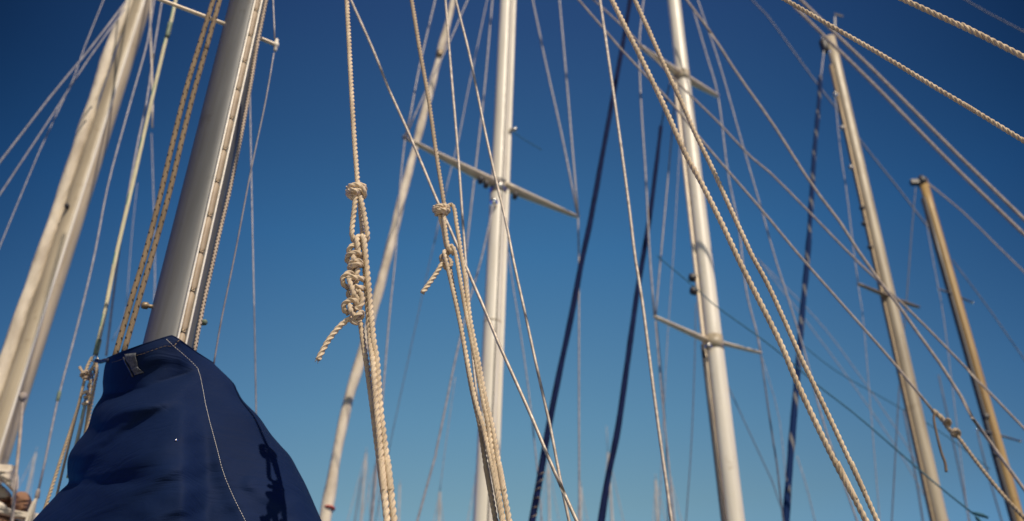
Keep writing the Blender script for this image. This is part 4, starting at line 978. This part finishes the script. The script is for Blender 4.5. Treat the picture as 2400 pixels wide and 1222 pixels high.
for p0, p1, Y, w, mat, lab in far:
    root = thing('distant_mast', lab, 'mast', P(*p1, Y) - Vector((0, 0, 8)), 'distant masts across the harbour')
    a = P(*p0, Y); b = P(*p1, Y); d = (a - b).normalized(); r = rad(w, a)
    mb = MB(); prism(mb, oval(r, r, 12), b - d * 10.5, a, segs=4, taper=.85); mb.build('mast_tube', mat, root)
    mb = MB(); prism(mb, oval(r * .25, r * .25, 6), a, a + d * (.8 if w > 7.2 and p0[0] > 1400 and p0[0] < 1430 else .18), segs=1); mb.build('antenna', mat, root)
    if w > 5.5:
        for sx in (-.5, .5):
            mb = MB(); tipp = Vector((a.x + sx, a.y + sx * .2, a.z - 3.9)); sweep(mb, [(a, .012), (tipp, .012), (tipp + Vector((0, 0, -6)), .012)], circ(5), 2); mb.build('shroud', 'wire', root)
    mb = MB(); zt = a.z - 2.4; c = b.lerp(a, 0) ; box(mb, Vector((a.x, a.y, zt - 1.5)) , Vector((.5, .1, 0)), Vector((0, .02, 0)), Vector((0, 0, .02))); mb.build('spreader', mat, root)

GROUPS = {'stay': 'stay wires of the rigging', 'shroud': 'shrouds of the masts', 'wire_rope': 'sharp wire ropes', 'twisted_rope': 'long twisted ropes', 'knotted_rope': 'hanging knotted ropes',
          'halyard': 'halyards beside the large grey mast', 'furled_sail': 'furled sails on their stays', 'mast': 'sailboat masts', 'cord': 'teal cords', 'stowed_sail': 'stowed sails at lower left', 'canvas_roll': 'brown canvas rolls', 'lashing': 'lashings on furled sails'}
for o in list(col.objects):
    k = o.name.split('.')[0]
    if o.parent is None and k in GROUPS and 'group' not in o: o['group'] = GROUPS[k]

# ================================================================ CAMERA, LIGHT, WORLD
cd = bpy.data.cameras.new('camera'); cam = bpy.data.objects.new('camera', cd); col.objects.link(cam)
cam.location = CAM; cam.rotation_euler = (R(90) + PITCH, 0, 0)
cd.lens = 35; cd.sensor_width = 36; cd.clip_end = 10000; cd.clip_start = .05
cd.dof.use_dof = True; cd.dof.focus_distance = 2.2; cd.dof.aperture_fstop = 3.3; cd.dof.aperture_blades = 0
scn.camera = cam

knot = P(834, 447, YK)
hh = on(628, 1058, 0)
S_ = hh[0]
ld = (S_ - knot).normalized()

sd = bpy.data.lights.new('sun', 'SUN'); so = bpy.data.objects.new('sun', sd); col.objects.link(so)
sd.energy = 4.2; sd.angle = R(.5); sd.color = (1, .87, .70)
so.rotation_euler = ld.to_track_quat('-Z', 'Y').to_euler(); so.location = (3, -5, 9)

w = bpy.data.worlds.new('World'); scn.world = w; w.use_nodes = True
nt = w.node_tree; bg = nt.nodes['Background']
sky = nt.nodes.new('ShaderNodeTexSky'); sky.sky_type = 'NISHITA'; sky.sun_disc = False
sky.sun_elevation = math.asin(-ld.z); sky.sun_rotation = math.atan2(-ld.x, -ld.y)
sky.altitude = 0; sky.air_density = 1.0; sky.dust_density = .4; sky.ozone_density = 2.5
SKYMODE = 1
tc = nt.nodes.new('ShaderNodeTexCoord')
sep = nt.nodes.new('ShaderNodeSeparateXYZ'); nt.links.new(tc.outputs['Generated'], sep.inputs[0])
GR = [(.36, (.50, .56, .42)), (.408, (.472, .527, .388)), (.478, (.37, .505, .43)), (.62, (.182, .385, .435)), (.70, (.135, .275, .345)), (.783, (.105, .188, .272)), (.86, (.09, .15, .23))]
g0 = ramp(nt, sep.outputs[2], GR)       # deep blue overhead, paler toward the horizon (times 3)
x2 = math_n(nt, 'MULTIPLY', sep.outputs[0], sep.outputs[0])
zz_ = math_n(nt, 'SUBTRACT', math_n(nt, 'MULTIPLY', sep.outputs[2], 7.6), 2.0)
side = math_n(nt, 'MAXIMUM', math_n(nt, 'SUBTRACT', 1.0, math_n(nt, 'MULTIPLY', x2, zz_)), .22)  # lens vignette put into the sky colour, darker out to the sides
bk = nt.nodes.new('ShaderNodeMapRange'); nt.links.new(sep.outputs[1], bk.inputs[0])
bk.inputs[1].default_value = -.2; bk.inputs[2].default_value = .35; bk.inputs[3].default_value = .4; bk.inputs[4].default_value = 1  # unseen sky behind the camera, dimmed to cut fill and deepen shade
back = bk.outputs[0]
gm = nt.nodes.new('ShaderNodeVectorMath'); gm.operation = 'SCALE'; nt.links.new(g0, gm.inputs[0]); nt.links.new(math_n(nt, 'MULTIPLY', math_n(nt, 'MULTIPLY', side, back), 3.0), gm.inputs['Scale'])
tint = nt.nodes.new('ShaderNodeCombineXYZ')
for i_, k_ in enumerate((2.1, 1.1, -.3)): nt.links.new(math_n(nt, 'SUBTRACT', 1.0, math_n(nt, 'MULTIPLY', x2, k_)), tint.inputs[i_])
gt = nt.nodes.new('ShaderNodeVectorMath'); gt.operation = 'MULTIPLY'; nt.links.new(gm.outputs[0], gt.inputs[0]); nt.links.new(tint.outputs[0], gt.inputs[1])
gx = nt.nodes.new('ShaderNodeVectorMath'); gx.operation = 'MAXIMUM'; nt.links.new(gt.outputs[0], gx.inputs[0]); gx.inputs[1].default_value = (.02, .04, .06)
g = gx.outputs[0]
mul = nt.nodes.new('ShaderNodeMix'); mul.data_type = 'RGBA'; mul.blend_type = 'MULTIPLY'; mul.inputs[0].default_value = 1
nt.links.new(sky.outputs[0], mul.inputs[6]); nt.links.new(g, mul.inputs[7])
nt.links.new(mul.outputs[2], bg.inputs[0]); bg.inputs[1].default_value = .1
scn.view_settings.view_transform = 'Standard'; scn.view_settings.look = 'None'; scn.view_settings.exposure = 0
